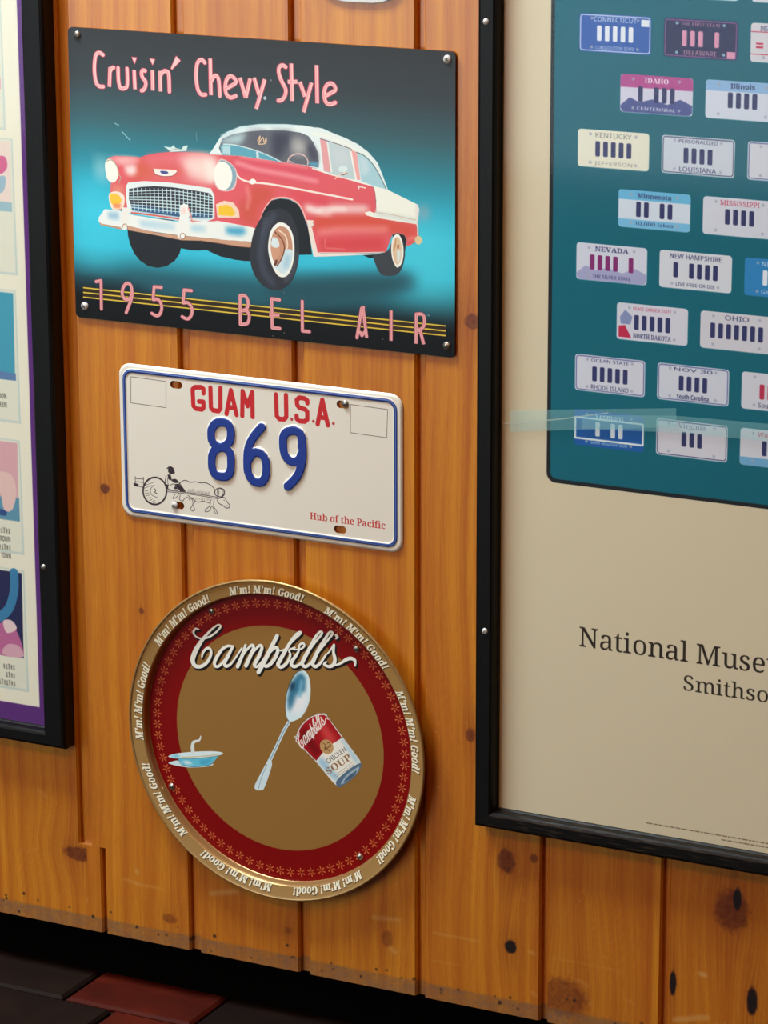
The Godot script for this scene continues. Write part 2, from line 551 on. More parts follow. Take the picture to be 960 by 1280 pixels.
	k.soft([217.7, 84.3, 240.0, 82.8, 232.9, 96.8, 225.7, 109.7, 217.4, 105.3], C(66, 66, 78), 4, 1)
	k.soft([192.5, 86.1, 212.1, 84.1, 209.1, 99.7, 197.9, 100.5], C(92, 92, 100), 4, 1)
	k.soft([238.5, 87.8, 251.0, 89.4, 253.6, 99.0, 248.0, 104.4, 238.3, 102.6], C(176, 170, 164), 4, 1)
	k.soft([257.9, 91.4, 264.7, 100.7, 265.4, 108.0, 259.1, 108.5, 253.7, 96.6], C(74, 74, 86), 2.5, 1)
	k.poly([164.5, 109.1, 162.5, 101.8, 166.1, 99.6, 178.2, 99.5, 197.8, 102.4, 214.6, 106.8, 226.4, 111.5, 200.5, 109.7, 183.7, 108.8], C(96, 160, 176), 1)
	k.soft([164.7, 100.7, 173.2, 100.1, 173.1, 108.8, 164.5, 108.9], C(176, 208, 210), 1, 1)
	k.soft([253.5, 109.5, 265.7, 109.2, 265.6, 113.5, 256.3, 112.6], C(92, 150, 172), 1, 1)
	k.stroke(curve([166.1, 99.3, 178.2, 99.2, 197.8, 102.2, 214.6, 106.8, 227.4, 111.7]), 1, C(206, 222, 220), 1)
	k.stroke([201.7, 103.7, 202.2, 109.9], 2.6, C(206, 218, 216), 1)
	k.stroke([172.8, 99.8, 172.1, 108.9], 0.7, C(210, 226, 224), 1)
	k.stroke(curve([233.4, 111.0, 235.5, 106.5, 241.1, 103.3, 246.7, 102.6, 252.2, 104.7, 254.6, 108.8, 254.2, 112.0]), 1.1, C(226, 186, 178), 1)
	k.stroke(curve([234.1, 109.7, 239.6, 111.1]), 0.8, C(226, 186, 178), 1)
	k.stroke(curve([202.2, 93.4, 205.1, 88.9, 203.6, 95.8, 207.8, 89.9, 209.2, 94.8, 211.3, 90.3, 210.6, 95.3, 203.5, 96.7]), 0.9, C(230, 190, 150), 1)
	k.poly([267.3, 87.3, 298.3, 94.6, 304.3, 122.1, 286.5, 120.7, 271.1, 116.5], C(188, 202, 200), 1)
	k.soft([279.8, 93.5, 296.2, 97.2, 298.9, 108.0, 283.8, 112.8], C(200, 204, 204), 3, 1)
	k.poly([267.3, 87.3, 273.7, 88.8, 279.7, 117.4, 271.1, 116.5], C(226, 158, 156), 1)
	k.poly([274.1, 89.6, 275.8, 90.1, 279.9, 117.5, 278.0, 117.2], C(228, 226, 216), 1)
	k.poly([297.4, 94.4, 299.3, 94.9, 305.0, 122.3, 303.2, 122.0], C(240, 230, 220), 1)
	k.poly([299.3, 94.9, 305.1, 97.1, 308.6, 122.0, 305.0, 122.0], C(234, 164, 158), 1)
	k.poly([305.5, 97.3, 312.6, 99.7, 320.7, 106.4, 327.4, 115.7, 334.4, 128.4, 322.0, 126.3, 309.5, 122.9], C(166, 200, 206), 1)
	k.soft([307.1, 98.9, 316.6, 103.1, 317.9, 114.0, 309.7, 119.5], C(192, 210, 212), 2, 1)
	k.stroke(curve([267.5, 87.0, 284.0, 90.5, 298.3, 94.1, 299.3, 95.8]), 0.7, C(110, 84, 88), 1)
	k.stroke(curve([304.7, 96.9, 312.6, 99.5, 320.7, 106.2, 327.7, 115.7, 334.8, 128.6]), 0.9, C(92, 116, 120), 1)
	k.stroke(curve([259.0, 115.0, 270.0, 117.5, 276.9, 119.2, 293.3, 121.7, 307.0, 124.3, 317.9, 126.0]), 1, C(246, 226, 214), 1)
	k.poly(curve([286.6, 112.6, 290.0, 110.2, 294.8, 111.4, 295.0, 114.4, 290.6, 116.2, 286.5, 115.3], true), C(214, 226, 220), 1)
	k.stroke(curve([282.4, 122.8, 287.9, 118.7, 294.7, 115.9]), 1.1, C(240, 206, 180), 1)
	k.stroke(curve([288.6, 118.4, 291.3, 118.6, 295.0, 116.6]), 0.6, C(110, 70, 60), 1)
	k.stroke(curve([306.3, 127.7, 308.3, 128.2, 313.8, 129.0]), 1.1, C(246, 226, 214), 1)
	k.stroke([306.3, 128.3, 307.2, 130.4], 1.2, C(246, 226, 214), 1)
	k.poly([59.8, 146.5, 62.1, 143.1, 79.7, 140.3, 105.9, 139.6, 128.9, 140.3, 151.8, 141.7, 155.7, 148.6, 155.3, 170.0, 145.5, 174.0, 125.3, 175.6, 61.3, 171.9, 59.5, 159.9], C(226, 230, 224), 1)
	k.poly([63.1, 149.2, 76.7, 146.1, 91.3, 144.2, 111.6, 143.9, 134.6, 145.2, 149.6, 146.3, 153.4, 149.4, 153.6, 160.1, 152.7, 169.2, 119.6, 171.4, 66.1, 169.1, 62.6, 158.4], C(54, 54, 62), 1)
	k.soft([65.9, 164.5, 105.2, 166.5, 118.2, 167.3, 152.8, 165.8, 152.7, 169.2, 119.6, 171.4, 66.1, 169.1], C(58, 112, 160), 2, 1)
	k.stroke([67.5, 148.2, 68.6, 168.9], 0.82, C(204, 224, 222), 1)
	k.stroke([72.1, 147.7, 73.1, 168.9], 0.82, C(204, 224, 222), 1)
	k.stroke([76.7, 147.3, 77.5, 168.9], 0.82, C(204, 224, 222), 1)
	k.stroke([81.3, 146.9, 82.0, 168.9], 0.82, C(204, 224, 222), 1)
	k.stroke([85.9, 146.5, 86.5, 169.0], 0.82, C(204, 224, 222), 1)
	k.stroke([90.5, 146.3, 91.0, 169.0], 0.82, C(204, 224, 222), 1)
	k.stroke([95.0, 146.0, 95.4, 169.0], 0.82, C(204, 224, 222), 1)
	k.stroke([99.6, 145.8, 99.9, 169.0], 0.82, C(204, 224, 222), 1)
	k.stroke([104.2, 145.7, 104.4, 169.1], 0.82, C(204, 224, 222), 1)
	k.stroke([108.7, 145.6, 108.8, 169.1], 0.82, C(204, 224, 222), 1)
	k.stroke([113.3, 145.5, 113.2, 169.1], 0.82, C(204, 224, 222), 1)
	k.stroke([117.8, 145.5, 117.7, 169.1], 0.82, C(204, 224, 222), 1)
	k.stroke([122.3, 145.5, 122.1, 169.2], 0.82, C(204, 224, 222), 1)
	k.stroke([126.8, 145.6, 126.5, 169.2], 0.82, C(204, 224, 222), 1)
	k.stroke([131.4, 145.7, 131.0, 169.2], 0.82, C(204, 224, 222), 1)
	k.stroke([135.9, 145.9, 135.4, 169.2], 0.82, C(204, 224, 222), 1)
	k.stroke([140.4, 146.1, 139.8, 169.3], 0.82, C(204, 224, 222), 1)
	k.stroke([144.9, 146.3, 144.2, 169.3], 0.82, C(204, 224, 222), 1)
	k.stroke([149.4, 146.6, 148.6, 169.3], 0.82, C(204, 224, 222), 1)
	k.stroke(curve([63.0, 151.7, 108.6, 147.2, 153.8, 150.2]), 0.82, C(204, 224, 222), 1)
	k.stroke(curve([63.2, 154.1, 108.5, 150.4, 153.7, 152.9]), 0.82, C(204, 224, 222), 1)
	k.stroke(curve([63.3, 156.6, 108.4, 153.7, 153.7, 155.6]), 0.82, C(204, 224, 222), 1)
	k.stroke(curve([63.5, 159.0, 108.4, 157.0, 153.6, 158.3]), 0.82, C(204, 224, 222), 1)
	k.stroke(curve([63.6, 161.5, 108.3, 160.2, 153.6, 161.0]), 0.82, C(204, 224, 222), 1)
	k.stroke(curve([63.8, 163.9, 108.2, 163.5, 153.5, 163.7]), 0.82, C(204, 224, 222), 1)
	k.stroke(curve([63.9, 166.4, 108.1, 166.8, 153.5, 166.5]), 0.82, C(204, 224, 222), 1)
	k.stroke(curve([65.0, 171.6, 83.3, 172.0, 110.9, 173.1, 119.6, 173.7]), 1.5, C(214, 92, 82), 1)
	k.stroke(curve([67.9, 173.9, 90.5, 175.3, 110.8, 175.2]), 0.9, C(90, 84, 96), 1)
	k.stroke(curve([129.6, 174.1, 141.1, 174.3, 150.5, 174.2]), 1.2, C(208, 88, 80), 1)
	k.poly([28.7, 179.0, 35.6, 170.5, 52.6, 170.7, 55.7, 173.0, 55.3, 187.7, 43.3, 186.8, 30.7, 185.9, 28.3, 182.9], C(232, 232, 224), 1)
	k.soft([39.2, 173.0, 51.0, 172.7, 51.6, 179.7, 39.0, 179.4], C(158, 190, 206), 2, 1)
	k.poly([28.6, 182.8, 31.5, 184.9, 52.9, 186.4, 53.5, 188.8, 43.2, 187.6, 30.7, 186.5], C(196, 146, 116), 1)
	k.poly([61.3, 173.3, 110.8, 176.2, 154.1, 172.7, 158.4, 171.8, 182.6, 173.7, 196.7, 175.1, 200.4, 177.1, 199.4, 184.0, 194.4, 188.7, 168.1, 189.4, 139.4, 189.0, 117.8, 189.1, 90.2, 188.0, 61.0, 186.0, 58.1, 181.7], C(233, 232, 222), 1)
	k.soft([72.9, 178.0, 112.2, 179.2, 112.1, 183.7, 75.7, 184.1], C(178, 206, 214), 2.5, 1)
	k.soft([166.8, 177.3, 186.8, 176.3, 189.5, 180.5, 182.4, 184.2, 168.2, 183.5], C(70, 158, 190), 2.5, 1)
	k.soft([129.5, 178.4, 145.4, 178.4, 145.3, 182.9, 130.9, 184.0], C(170, 204, 214), 2.5, 1)
	k.poly([59.2, 184.2, 90.2, 188.3, 117.8, 189.3, 139.4, 189.0, 168.1, 189.4, 194.4, 188.7, 199.7, 184.0, 198.1, 194.0, 182.2, 194.3, 160.8, 193.1, 139.3, 192.3, 119.1, 193.5, 90.1, 190.9, 60.9, 188.7], C(202, 152, 122), 1)
	k.stroke(curve([139.3, 192.3, 160.8, 193.2, 182.2, 194.4, 197.8, 194.0]), 0.6, C(120, 66, 46), 1)
	k.poly([55.3, 167.2, 61.5, 167.1, 63.1, 173.7, 61.2, 178.9, 59.4, 188.7, 54.3, 188.7, 53.2, 175.7], C(234, 226, 214), 1)
	k.stroke(curve([54.3, 187.8, 55.4, 184.5, 58.1, 183.0, 60.2, 185.4, 60.5, 188.2]), 0.7, C(168, 110, 84), 1)
	k.poly([118.4, 160.6, 122.8, 158.2, 126.8, 159.2, 128.9, 168.4, 125.0, 177.6, 122.3, 191.1, 119.1, 192.8, 115.7, 191.8, 114.0, 187.3, 117.9, 170.5], C(236, 232, 222), 1)
	k.soft([119.8, 162.8, 124.9, 162.4, 124.7, 167.4, 119.7, 169.1], C(246, 208, 196), 1.2, 1)
	k.stroke(curve([127.3, 162.2, 129.5, 168.3, 131.4, 174.5, 132.5, 175.0]), 1.5, C(226, 150, 140), 1)
	k.stroke(curve([117.7, 190.2, 118.5, 187.6, 121.4, 186.7, 123.3, 188.9, 121.7, 191.8, 119.1, 192.3, 117.7, 190.2]), 0.6, C(150, 96, 70), 1)
	k.soft([27.4, 124.1, 37.8, 122.1, 40.1, 142.3, 29.8, 143.0], C(206, 222, 220), 7, 0.8)
	k.poly(curve([37.4, 125.9, 43.7, 121.9, 50.3, 127.8, 51.8, 136.3, 48.1, 143.2, 42.7, 144.1, 38.5, 139.2], true), C(244, 240, 218), 1)
	k.stroke(curve([39.2, 124.5, 44.4, 122.9, 50.1, 128.2, 52.4, 136.3, 54.2, 138.7, 51.9, 143.9]), 1, C(176, 160, 130), 1)
	k.poly(curve([160.9, 114.6, 169.4, 114.4, 178.1, 120.6, 179.8, 130.5, 176.8, 140.1, 167.5, 143.4, 159.0, 141.4, 155.6, 132.3], true), C(224, 190, 180), 1)
	k.poly(curve([162.3, 115.0, 171.5, 116.4, 177.8, 121.9, 179.0, 130.5, 174.6, 139.6, 167.5, 142.2, 160.4, 138.2, 157.1, 125.9], true), C(136, 164, 176), 1)
	k.poly(curve([161.6, 116.2, 168.7, 116.6, 173.8, 122.2, 174.8, 130.9, 171.1, 139.3, 164.6, 142.3, 158.3, 139.0, 155.2, 129.8, 156.8, 121.6], true), C(242, 241, 222), 1)
	k.poly(curve([40.5, 156.3, 49.4, 152.4, 57.4, 156.2, 56.4, 166.5, 49.6, 169.9, 43.0, 168.9], true), C(243, 216, 196), 1)
	k.poly(curve([41.5, 157.5, 45.7, 154.6, 52.2, 156.6, 54.3, 161.6, 49.8, 165.1, 43.9, 165.2], true), C(244, 190, 62), 1)
	k.soft([45.4, 164.8, 54.2, 164.1, 52.6, 168.7, 45.3, 168.7], C(236, 140, 90), 1, 1)
	k.poly([157.0, 156.3, 165.9, 152.3, 175.8, 153.3, 181.4, 160.1, 182.1, 166.9, 158.4, 168.8], C(240, 206, 180), 1)
	k.poly([159.8, 158.1, 168.7, 155.9, 174.3, 157.9, 177.9, 163.9, 174.2, 166.2, 159.6, 166.2], C(244, 190, 52), 1)
	k.poly([89.9, 127.8, 115.1, 127.2, 115.9, 129.2, 110.4, 133.2, 100.2, 134.2, 92.3, 133.0], C(246, 226, 212), 1)
	k.poly(curve([98.2, 129.3, 104.7, 129.2, 106.1, 131.0, 101.7, 132.3, 98.1, 130.9], true), C(78, 84, 140), 1)
	k.stroke(curve([90.2, 128.4, 91.6, 132.7, 100.2, 134.3, 110.4, 133.2, 115.6, 129.3]), 0.6, C(150, 70, 80), 1)
	k.poly([101.6, 105.9, 109.6, 106.3, 112.5, 103.9, 114.6, 106.5, 121.0, 107.3, 123.3, 104.0, 128.0, 103.0, 126.2, 108.4, 108.3, 110.7, 106.6, 108.3], C(206, 222, 214), 1)
	k.stroke(curve([108.0, 109.7, 113.8, 108.0, 121.0, 108.0]), 0.6, C(160, 120, 100), 1)
	k.poly([200.1, 182.7, 202.4, 171.2, 205.7, 162.5, 210.0, 155.2, 216.1, 148.1, 225.3, 145.6, 235.0, 145.9, 244.1, 149.9, 248.6, 157.0, 251.5, 164.7, 255.4, 173.1, 257.9, 195.4, 244.2, 196.8, 238.8, 179.5], C(36, 36, 40), 1)
	k.poly(curve([223.7, 155.1, 233.5, 157.5, 240.4, 166.9, 243.7, 179.1, 244.6, 191.5, 243.4, 204.1, 239.8, 215.8, 234.1, 225.1, 225.6, 230.9, 218.5, 232.4, 208.6, 230.5, 200.2, 224.3, 194.7, 214.7, 192.6, 204.8, 193.6, 193.3, 196.6, 180.5, 202.5, 168.7, 211.0, 159.3], true), C(50, 51, 57), 1)
	k.soft_line([218.7, 161.2, 210.9, 171.8, 205.7, 186.0, 203.4, 201.3, 207.4, 217.4, 217.2, 226.6], 5, C(72, 76, 90), 3, 1)
	k.soft_line([229.9, 222.9, 238.4, 212.1, 241.7, 195.5], 3, C(84, 86, 94), 2, 1)
	k.stroke([213.1, 164.7, 206.7, 166.9], 0.5, C(96, 100, 116), 0.8)
	k.stroke([212.2, 166.9, 206.4, 169.0], 0.5, C(96, 100, 116), 0.8)
	k.stroke([211.3, 169.1, 206.1, 171.2], 0.5, C(96, 100, 116), 0.8)
	k.stroke([210.5, 171.3, 205.8, 173.3], 0.5, C(96, 100, 116), 0.8)
	k.stroke([209.6, 173.5, 205.5, 175.5], 0.5, C(96, 100, 116), 0.8)
	k.stroke([208.7, 175.7, 205.1, 177.7], 0.5, C(96, 100, 116), 0.8)
	k.stroke([207.8, 177.9, 204.8, 179.8], 0.5, C(96, 100, 116), 0.8)
	k.stroke([206.9, 180.1, 204.5, 182.0], 0.5, C(96, 100, 116), 0.8)
	k.stroke([206.1, 182.4, 204.2, 184.1], 0.5, C(96, 100, 116), 0.8)
	k.poly(curve([226.4, 167.8, 233.6, 170.6, 238.4, 179.5, 239.7, 191.9, 238.1, 204.6, 233.6, 215.3, 227.8, 219.3, 221.2, 217.7, 215.7, 209.1, 212.3, 198.0, 212.2, 188.0, 215.0, 176.5, 220.7, 169.7], true), C(238, 234, 222), 1)
	k.poly(curve([226.6, 171.5, 232.6, 173.8, 236.6, 182.2, 237.6, 192.1, 236.3, 203.5, 232.1, 212.7, 227.9, 215.6, 223.0, 214.1, 218.1, 206.3, 215.0, 196.5, 214.9, 187.8, 217.5, 178.1, 222.1, 172.8], true), C(196, 140, 110), 1)
	k.poly(curve([230.3, 192.7, 237.5, 193.4, 236.3, 203.5, 232.1, 212.9, 227.2, 215.9, 221.6, 213.1, 218.8, 210.1, 224.5, 203.3, 227.4, 196.7], true), C(206, 220, 222), 1)
	k.soft([230.2, 197.8, 235.8, 198.5, 232.9, 210.1, 227.2, 210.6], C(166, 196, 208), 2, 1)
	k.stroke(curve([222.8, 175.2, 230.4, 180.2, 232.4, 188.8, 231.0, 192.7]), 1.4, C(240, 210, 186), 1)
	k.stroke(curve([219.2, 177.4, 226.2, 183.1, 229.2, 191.6, 225.9, 201.9, 220.9, 209.2]), 1.2, C(120, 66, 48), 1)
	k.stroke(curve([216.3, 185.1, 220.3, 203.6, 218.8, 208.2]), 2.4, C(110, 62, 50), 1)
	k.poly(curve([218.5, 181.8, 223.3, 184.5, 224.7, 192.0, 223.2, 199.6, 219.6, 203.7, 215.8, 199.0, 214.8, 191.5, 216.0, 184.5], true), C(206, 150, 120), 1)
	k.poly(curve([218.0, 182.2, 222.6, 184.6, 223.6, 190.5, 219.0, 192.2, 215.4, 190.2, 216.0, 184.5], true), C(216, 224, 222), 1)
	k.poly([252.7, 163.4, 259.9, 163.2, 259.8, 168.4, 258.2, 170.4, 261.4, 182.6, 264.0, 193.0, 266.6, 192.4, 299.7, 189.8, 333.3, 186.2, 333.7, 188.0, 299.7, 192.5, 272.1, 195.9, 261.0, 197.1, 259.6, 197.2, 256.2, 181.8], C(236, 218, 204), 1)
	k.stroke(curve([259.2, 165.4, 260.6, 167.1, 257.7, 169.8]), 0.8, C(180, 130, 110), 1)
	k.stroke(curve([266.5, 193.6, 299.7, 191.0, 332.6, 187.1]), 0.6, C(120, 140, 150), 1)
	k.poly([310.7, 191.3, 323.7, 189.5, 325.8, 192.0, 321.0, 192.7, 317.6, 193.5], C(30, 40, 46), 1)
	k.poly([340.5, 170.1, 346.2, 167.9, 353.0, 169.3, 355.2, 173.7, 354.3, 179.7, 353.0, 189.7, 348.9, 180.2], C(40, 38, 42), 1)
	k.poly(curve([339.4, 178.5, 335.1, 185.7, 323.0, 189.8, 321.0, 191.8, 323.0, 197.2, 326.0, 203.8, 330.5, 208.0, 338.0, 208.3, 345.1, 206.4, 350.0, 201.1, 353.2, 190.9, 353.3, 179.8, 350.3, 172.7, 343.5, 170.8], true), C(62, 64, 68), 1)
	k.poly(curve([346.2, 168.7, 350.0, 172.7, 352.2, 182.4, 351.1, 193.5, 346.8, 199.6, 343.5, 197.9, 340.5, 190.8, 339.7, 181.0, 341.6, 172.2], true), C(240, 234, 220), 1)
	k.poly(curve([346.2, 171.5, 348.9, 174.6, 350.3, 182.5, 349.4, 192.5, 346.2, 197.1, 343.7, 195.4, 341.6, 189.4, 341.1, 180.8, 342.7, 173.9], true), C(222, 186, 150), 1)
	k.soft([345.5, 184.2, 350.0, 183.8, 348.9, 192.5, 346.2, 196.4], C(214, 222, 216), 1, 1)
	k.stroke(curve([344.2, 173.8, 343.8, 179.4, 341.9, 184.5]), 1.2, C(200, 140, 90), 1)
	k.stroke([346.9, 178.5, 346.5, 182.2], 1.6, C(150, 80, 50), 1)
	k.stroke(curve([365.8, 158.2, 366.8, 161.5, 366.5, 167.9]), 1.2, C(244, 226, 212), 1)
	k.poly(curve([363.8, 170.9, 367.8, 168.5, 371.1, 171.6, 370.5, 174.9, 366.5, 176.8, 364.1, 174.6], true), C(222, 196, 150), 1)
	k.soft_line([357.1, 172.7, 363.8, 170.3], 2, C(240, 140, 130), 1.5, 1)
	k.soft([368.5, 140.6, 375.9, 141.2, 378.6, 148.3, 371.9, 155.0, 367.9, 152.9], C(196, 160, 166), 5, 0.7)
	k.stroke([48.8, 87.6, 54.0, 89.6], 0.9, C(130, 176, 182), 1)
	k.stroke([56.5, 94.7, 65.9, 103.1], 0.8, C(150, 190, 190), 1)
	k.stroke([137.2, 89.9, 137.8, 98.8], 0.5, C(110, 150, 156), 1)
	k.stroke(curve([38.1, 24.0, 34.2, 22.3, 30.5, 24.2, 28.8, 30.6, 28.2, 39.4, 29.4, 49.4, 32.5, 53.6, 37.6, 53.9]), 4.9, C(184, 58, 84), 1)
	k.stroke(curve([44.2, 53.7, 45.5, 35.2]), 4.9, C(184, 58, 84), 1)
	k.stroke(curve([45.4, 39.0, 47.4, 36.0, 49.4, 35.2]), 4.9, C(184, 58, 84), 1)
	k.stroke(curve([54.2, 35.3, 54.3, 46.6, 55.9, 53.4, 59.5, 54.4, 63.2, 52.3, 64.1, 46.0, 63.9, 35.4]), 4.9, C(184, 58, 84), 1)
	k.stroke(curve([71.6, 36.1, 72.1, 54.2]), 4.9, C(184, 58, 84), 1)
	k.stroke(curve([83.6, 36.3, 81.0, 36.0, 79.5, 38.8, 80.8, 43.1, 83.6, 46.0, 83.8, 49.7, 81.7, 53.9, 79.1, 55.0]), 4.9, C(184, 58, 84), 1)
	k.stroke(curve([91.4, 35.0, 91.4, 54.2]), 4.9, C(184, 58, 84), 1)
	k.stroke(curve([99.7, 35.3, 99.6, 54.6]), 4.9, C(184, 58, 84), 1)
	k.stroke(curve([100.4, 39.0, 103.3, 35.6, 106.9, 35.4, 109.0, 38.5, 109.3, 54.1]), 4.9, C(184, 58, 84), 1)
	k.stroke(curve([147.7, 24.8, 144.6, 22.5, 140.7, 24.4, 138.8, 29.9, 138.2, 39.2, 139.8, 49.9, 143.2, 54.4, 148.0, 54.4]), 4.9, C(184, 58, 84), 1)
	k.stroke(curve([153.5, 20.6, 153.7, 54.5]), 4.9, C(184, 58, 84), 1)
	k.stroke(curve([154.5, 41.3, 157.2, 36.8, 160.2, 36.6, 162.3, 40.8, 163.1, 54.6]), 4.9, C(184, 58, 84), 1)
	k.stroke(curve([169.2, 47.8, 179.9, 41.6, 178.4, 37.1, 174.0, 35.8, 170.4, 39.5, 168.9, 46.6, 170.2, 52.7, 174.5, 55.5, 180.0, 53.6]), 4.9, C(184, 58, 84), 1)
	k.stroke(curve([184.5, 36.4, 190.4, 54.7]), 4.9, C(184, 58, 84), 1)
	k.stroke(curve([195.4, 36.5, 190.4, 54.7]), 4.9, C(184, 58, 84), 1)
	k.stroke(curve([199.4, 35.5, 204.4, 51.2]), 4.9, C(184, 58, 84), 1)
	k.stroke(curve([210.7, 36.3, 201.2, 64.2]), 4.9, C(184, 58, 84), 1)
	k.stroke(curve([232.6, 23.7, 229.1, 22.4, 225.6, 24.7, 225.6, 30.8, 228.9, 38.2, 232.3, 44.1, 231.4, 50.3, 227.8, 54.3, 224.4, 55.0]), 4.9, C(184, 58, 84), 1)
	k.stroke(curve([238.3, 20.1, 238.9, 54.4]), 4.9, C(184, 58, 84), 1)
	k.stroke(curve([234.5, 37.1, 244.5, 36.5]), 4.9, C(184, 58, 84), 1)
	k.stroke(curve([247.1, 36.3, 252.1, 49.7]), 4.9, C(184, 58, 84), 1)
	k.stroke(curve([259.1, 36.3, 250.6, 64.0]), 4.9, C(184, 58, 84), 1)
	k.stroke(curve([264.4, 20.1, 264.8, 55.0]), 4.9, C(184, 58, 84), 1)
	k.stroke(curve([272.0, 48.1, 283.0, 42.0, 282.0, 37.3, 277.9, 35.9, 273.6, 39.2, 271.9, 46.2, 273.5, 52.9, 277.8, 54.9, 283.3, 53.0]), 4.9, C(184, 58, 84), 1)
	k.stroke([69.5, 24.4, 74.7, 24.6, 72.3, 30.2, 69.5, 24.4], 1.3, C(184, 58, 84), 1)
	k.stroke([88.9, 24.5, 94.3, 25.0, 91.8, 30.3, 88.9, 24.5], 1.3, C(184, 58, 84), 1)
	k.stroke([117.3, 20.6, 121.8, 24.5, 112.7, 33.3, 111.3, 32.4, 117.3, 20.6], 1.3, C(184, 58, 84), 1)
	k.stroke(curve([38.1, 24.0, 34.2, 22.3, 30.5, 24.2, 28.8, 30.6, 28.2, 39.4, 29.4, 49.4, 32.5, 53.6, 37.6, 53.9]), 3.5, C(243, 186, 180), 1)
	k.stroke(curve([44.2, 53.7, 45.5, 35.2]), 3.5, C(243, 186, 180), 1)
	k.stroke(curve([45.4, 39.0, 47.4, 36.0, 49.4, 35.2]), 3.5, C(243, 186, 180), 1)
	k.stroke(curve([54.2, 35.3, 54.3, 46.6, 55.9, 53.4, 59.5, 54.4, 63.2, 52.3, 64.1, 46.0, 63.9, 35.4]), 3.5, C(243, 186, 180), 1)
	k.stroke(curve([71.6, 36.1, 72.1, 54.2]), 3.5, C(243, 186, 180), 1)
	k.stroke(curve([83.6, 36.3, 81.0, 36.0, 79.5, 38.8, 80.8, 43.1, 83.6, 46.0, 83.8, 49.7, 81.7, 53.9, 79.1, 55.0]), 3.5, C(243, 186, 180), 1)
	k.stroke(curve([91.4, 35.0, 91.4, 54.2]), 3.5, C(243, 186, 180), 1)
	k.stroke(curve([99.7, 35.3, 99.6, 54.6]), 3.5, C(243, 186, 180), 1)
	k.stroke(curve([100.4, 39.0, 103.3, 35.6, 106.9, 35.4, 109.0, 38.5, 109.3, 54.1]), 3.5, C(243, 186, 180), 1)
	k.stroke(curve([147.7, 24.8, 144.6, 22.5, 140.7, 24.4, 138.8, 29.9, 138.2, 39.2, 139.8, 49.9, 143.2, 54.4, 148.0, 54.4]), 3.5, C(243, 186, 180), 1)
	k.stroke(curve([153.5, 20.6, 153.7, 54.5]), 3.5, C(243, 186, 180), 1)
	k.stroke(curve([154.5, 41.3, 157.2, 36.8, 160.2, 36.6, 162.3, 40.8, 163.1, 54.6]), 3.5, C(243, 186, 180), 1)
	k.stroke(curve([169.2, 47.8, 179.9, 41.6, 178.4, 37.1, 174.0, 35.8, 170.4, 39.5, 168.9, 46.6, 170.2, 52.7, 174.5, 55.5, 180.0, 53.6]), 3.5, C(243, 186, 180), 1)
	k.stroke(curve([184.5, 36.4, 190.4, 54.7]), 3.5, C(243, 186, 180), 1)
	k.stroke(curve([195.4, 36.5, 190.4, 54.7]), 3.5, C(243, 186, 180), 1)
	k.stroke(curve([199.4, 35.5, 204.4, 51.2]), 3.5, C(243, 186, 180), 1)
	k.stroke(curve([210.7, 36.3, 201.2, 64.2]), 3.5, C(243, 186, 180), 1)
	k.stroke(curve([232.6, 23.7, 229.1, 22.4, 225.6, 24.7, 225.6, 30.8, 228.9, 38.2, 232.3, 44.1, 231.4, 50.3, 227.8, 54.3, 224.4, 55.0]), 3.5, C(243, 186, 180), 1)
	k.stroke(curve([238.3, 20.1, 238.9, 54.4]), 3.5, C(243, 186, 180), 1)
	k.stroke(curve([234.5, 37.1, 244.5, 36.5]), 3.5, C(243, 186, 180), 1)
	k.stroke(curve([247.1, 36.3, 252.1, 49.7]), 3.5, C(243, 186, 180), 1)
	k.stroke(curve([259.1, 36.3, 250.6, 64.0]), 3.5, C(243, 186, 180), 1)
	k.stroke(curve([264.4, 20.1, 264.8, 55.0]), 3.5, C(243, 186, 180), 1)
	k.stroke(curve([272.0, 48.1, 283.0, 42.0, 282.0, 37.3, 277.9, 35.9, 273.6, 39.2, 271.9, 46.2, 273.5, 52.9, 277.8, 54.9, 283.3, 53.0]), 3.5, C(243, 186, 180), 1)
	k.poly([69.5, 24.4, 74.7, 24.6, 72.3, 30.2], C(243, 186, 180), 1)
	k.poly([88.9, 24.5, 94.3, 25.0, 91.8, 30.3], C(243, 186, 180), 1)
	k.poly([117.3, 20.6, 121.8, 24.5, 112.7, 33.3, 111.3, 32.4], C(243, 186, 180), 1)
	k.stroke(shifted(curve([38.1, 24.0, 34.2, 22.3, 30.5, 24.2, 28.8, 30.6, 28.2, 39.4, 29.4, 49.4, 32.5, 53.6, 37.6, 53.9]), -0.55, 0.0), 1.1, C(228, 140, 144), 0.8)
	k.stroke(shifted(curve([44.2, 53.7, 45.5, 35.2]), -0.55, 0.0), 1.1, C(228, 140, 144), 0.8)
	k.stroke(shifted(curve([45.4, 39.0, 47.4, 36.0, 49.4, 35.2]), -0.55, 0.0), 1.1, C(228, 140, 144), 0.8)
	k.stroke(shifted(curve([54.2, 35.3, 54.3, 46.6, 55.9, 53.4, 59.5, 54.4, 63.2, 52.3, 64.1, 46.0, 63.9, 35.4]), -0.55, 0.0), 1.1, C(228, 140, 144), 0.8)
	k.stroke(shifted(curve([71.6, 36.1, 72.1, 54.2]), -0.55, 0.0), 1.1, C(228, 140, 144), 0.8)
	k.stroke(shifted(curve([83.6, 36.3, 81.0, 36.0, 79.5, 38.8, 80.8, 43.1, 83.6, 46.0, 83.8, 49.7, 81.7, 53.9, 79.1, 55.0]), -0.55, 0.0), 1.1, C(228, 140, 144), 0.8)
	k.stroke(shifted(curve([91.4, 35.0, 91.4, 54.2]), -0.55, 0.0), 1.1, C(228, 140, 144), 0.8)
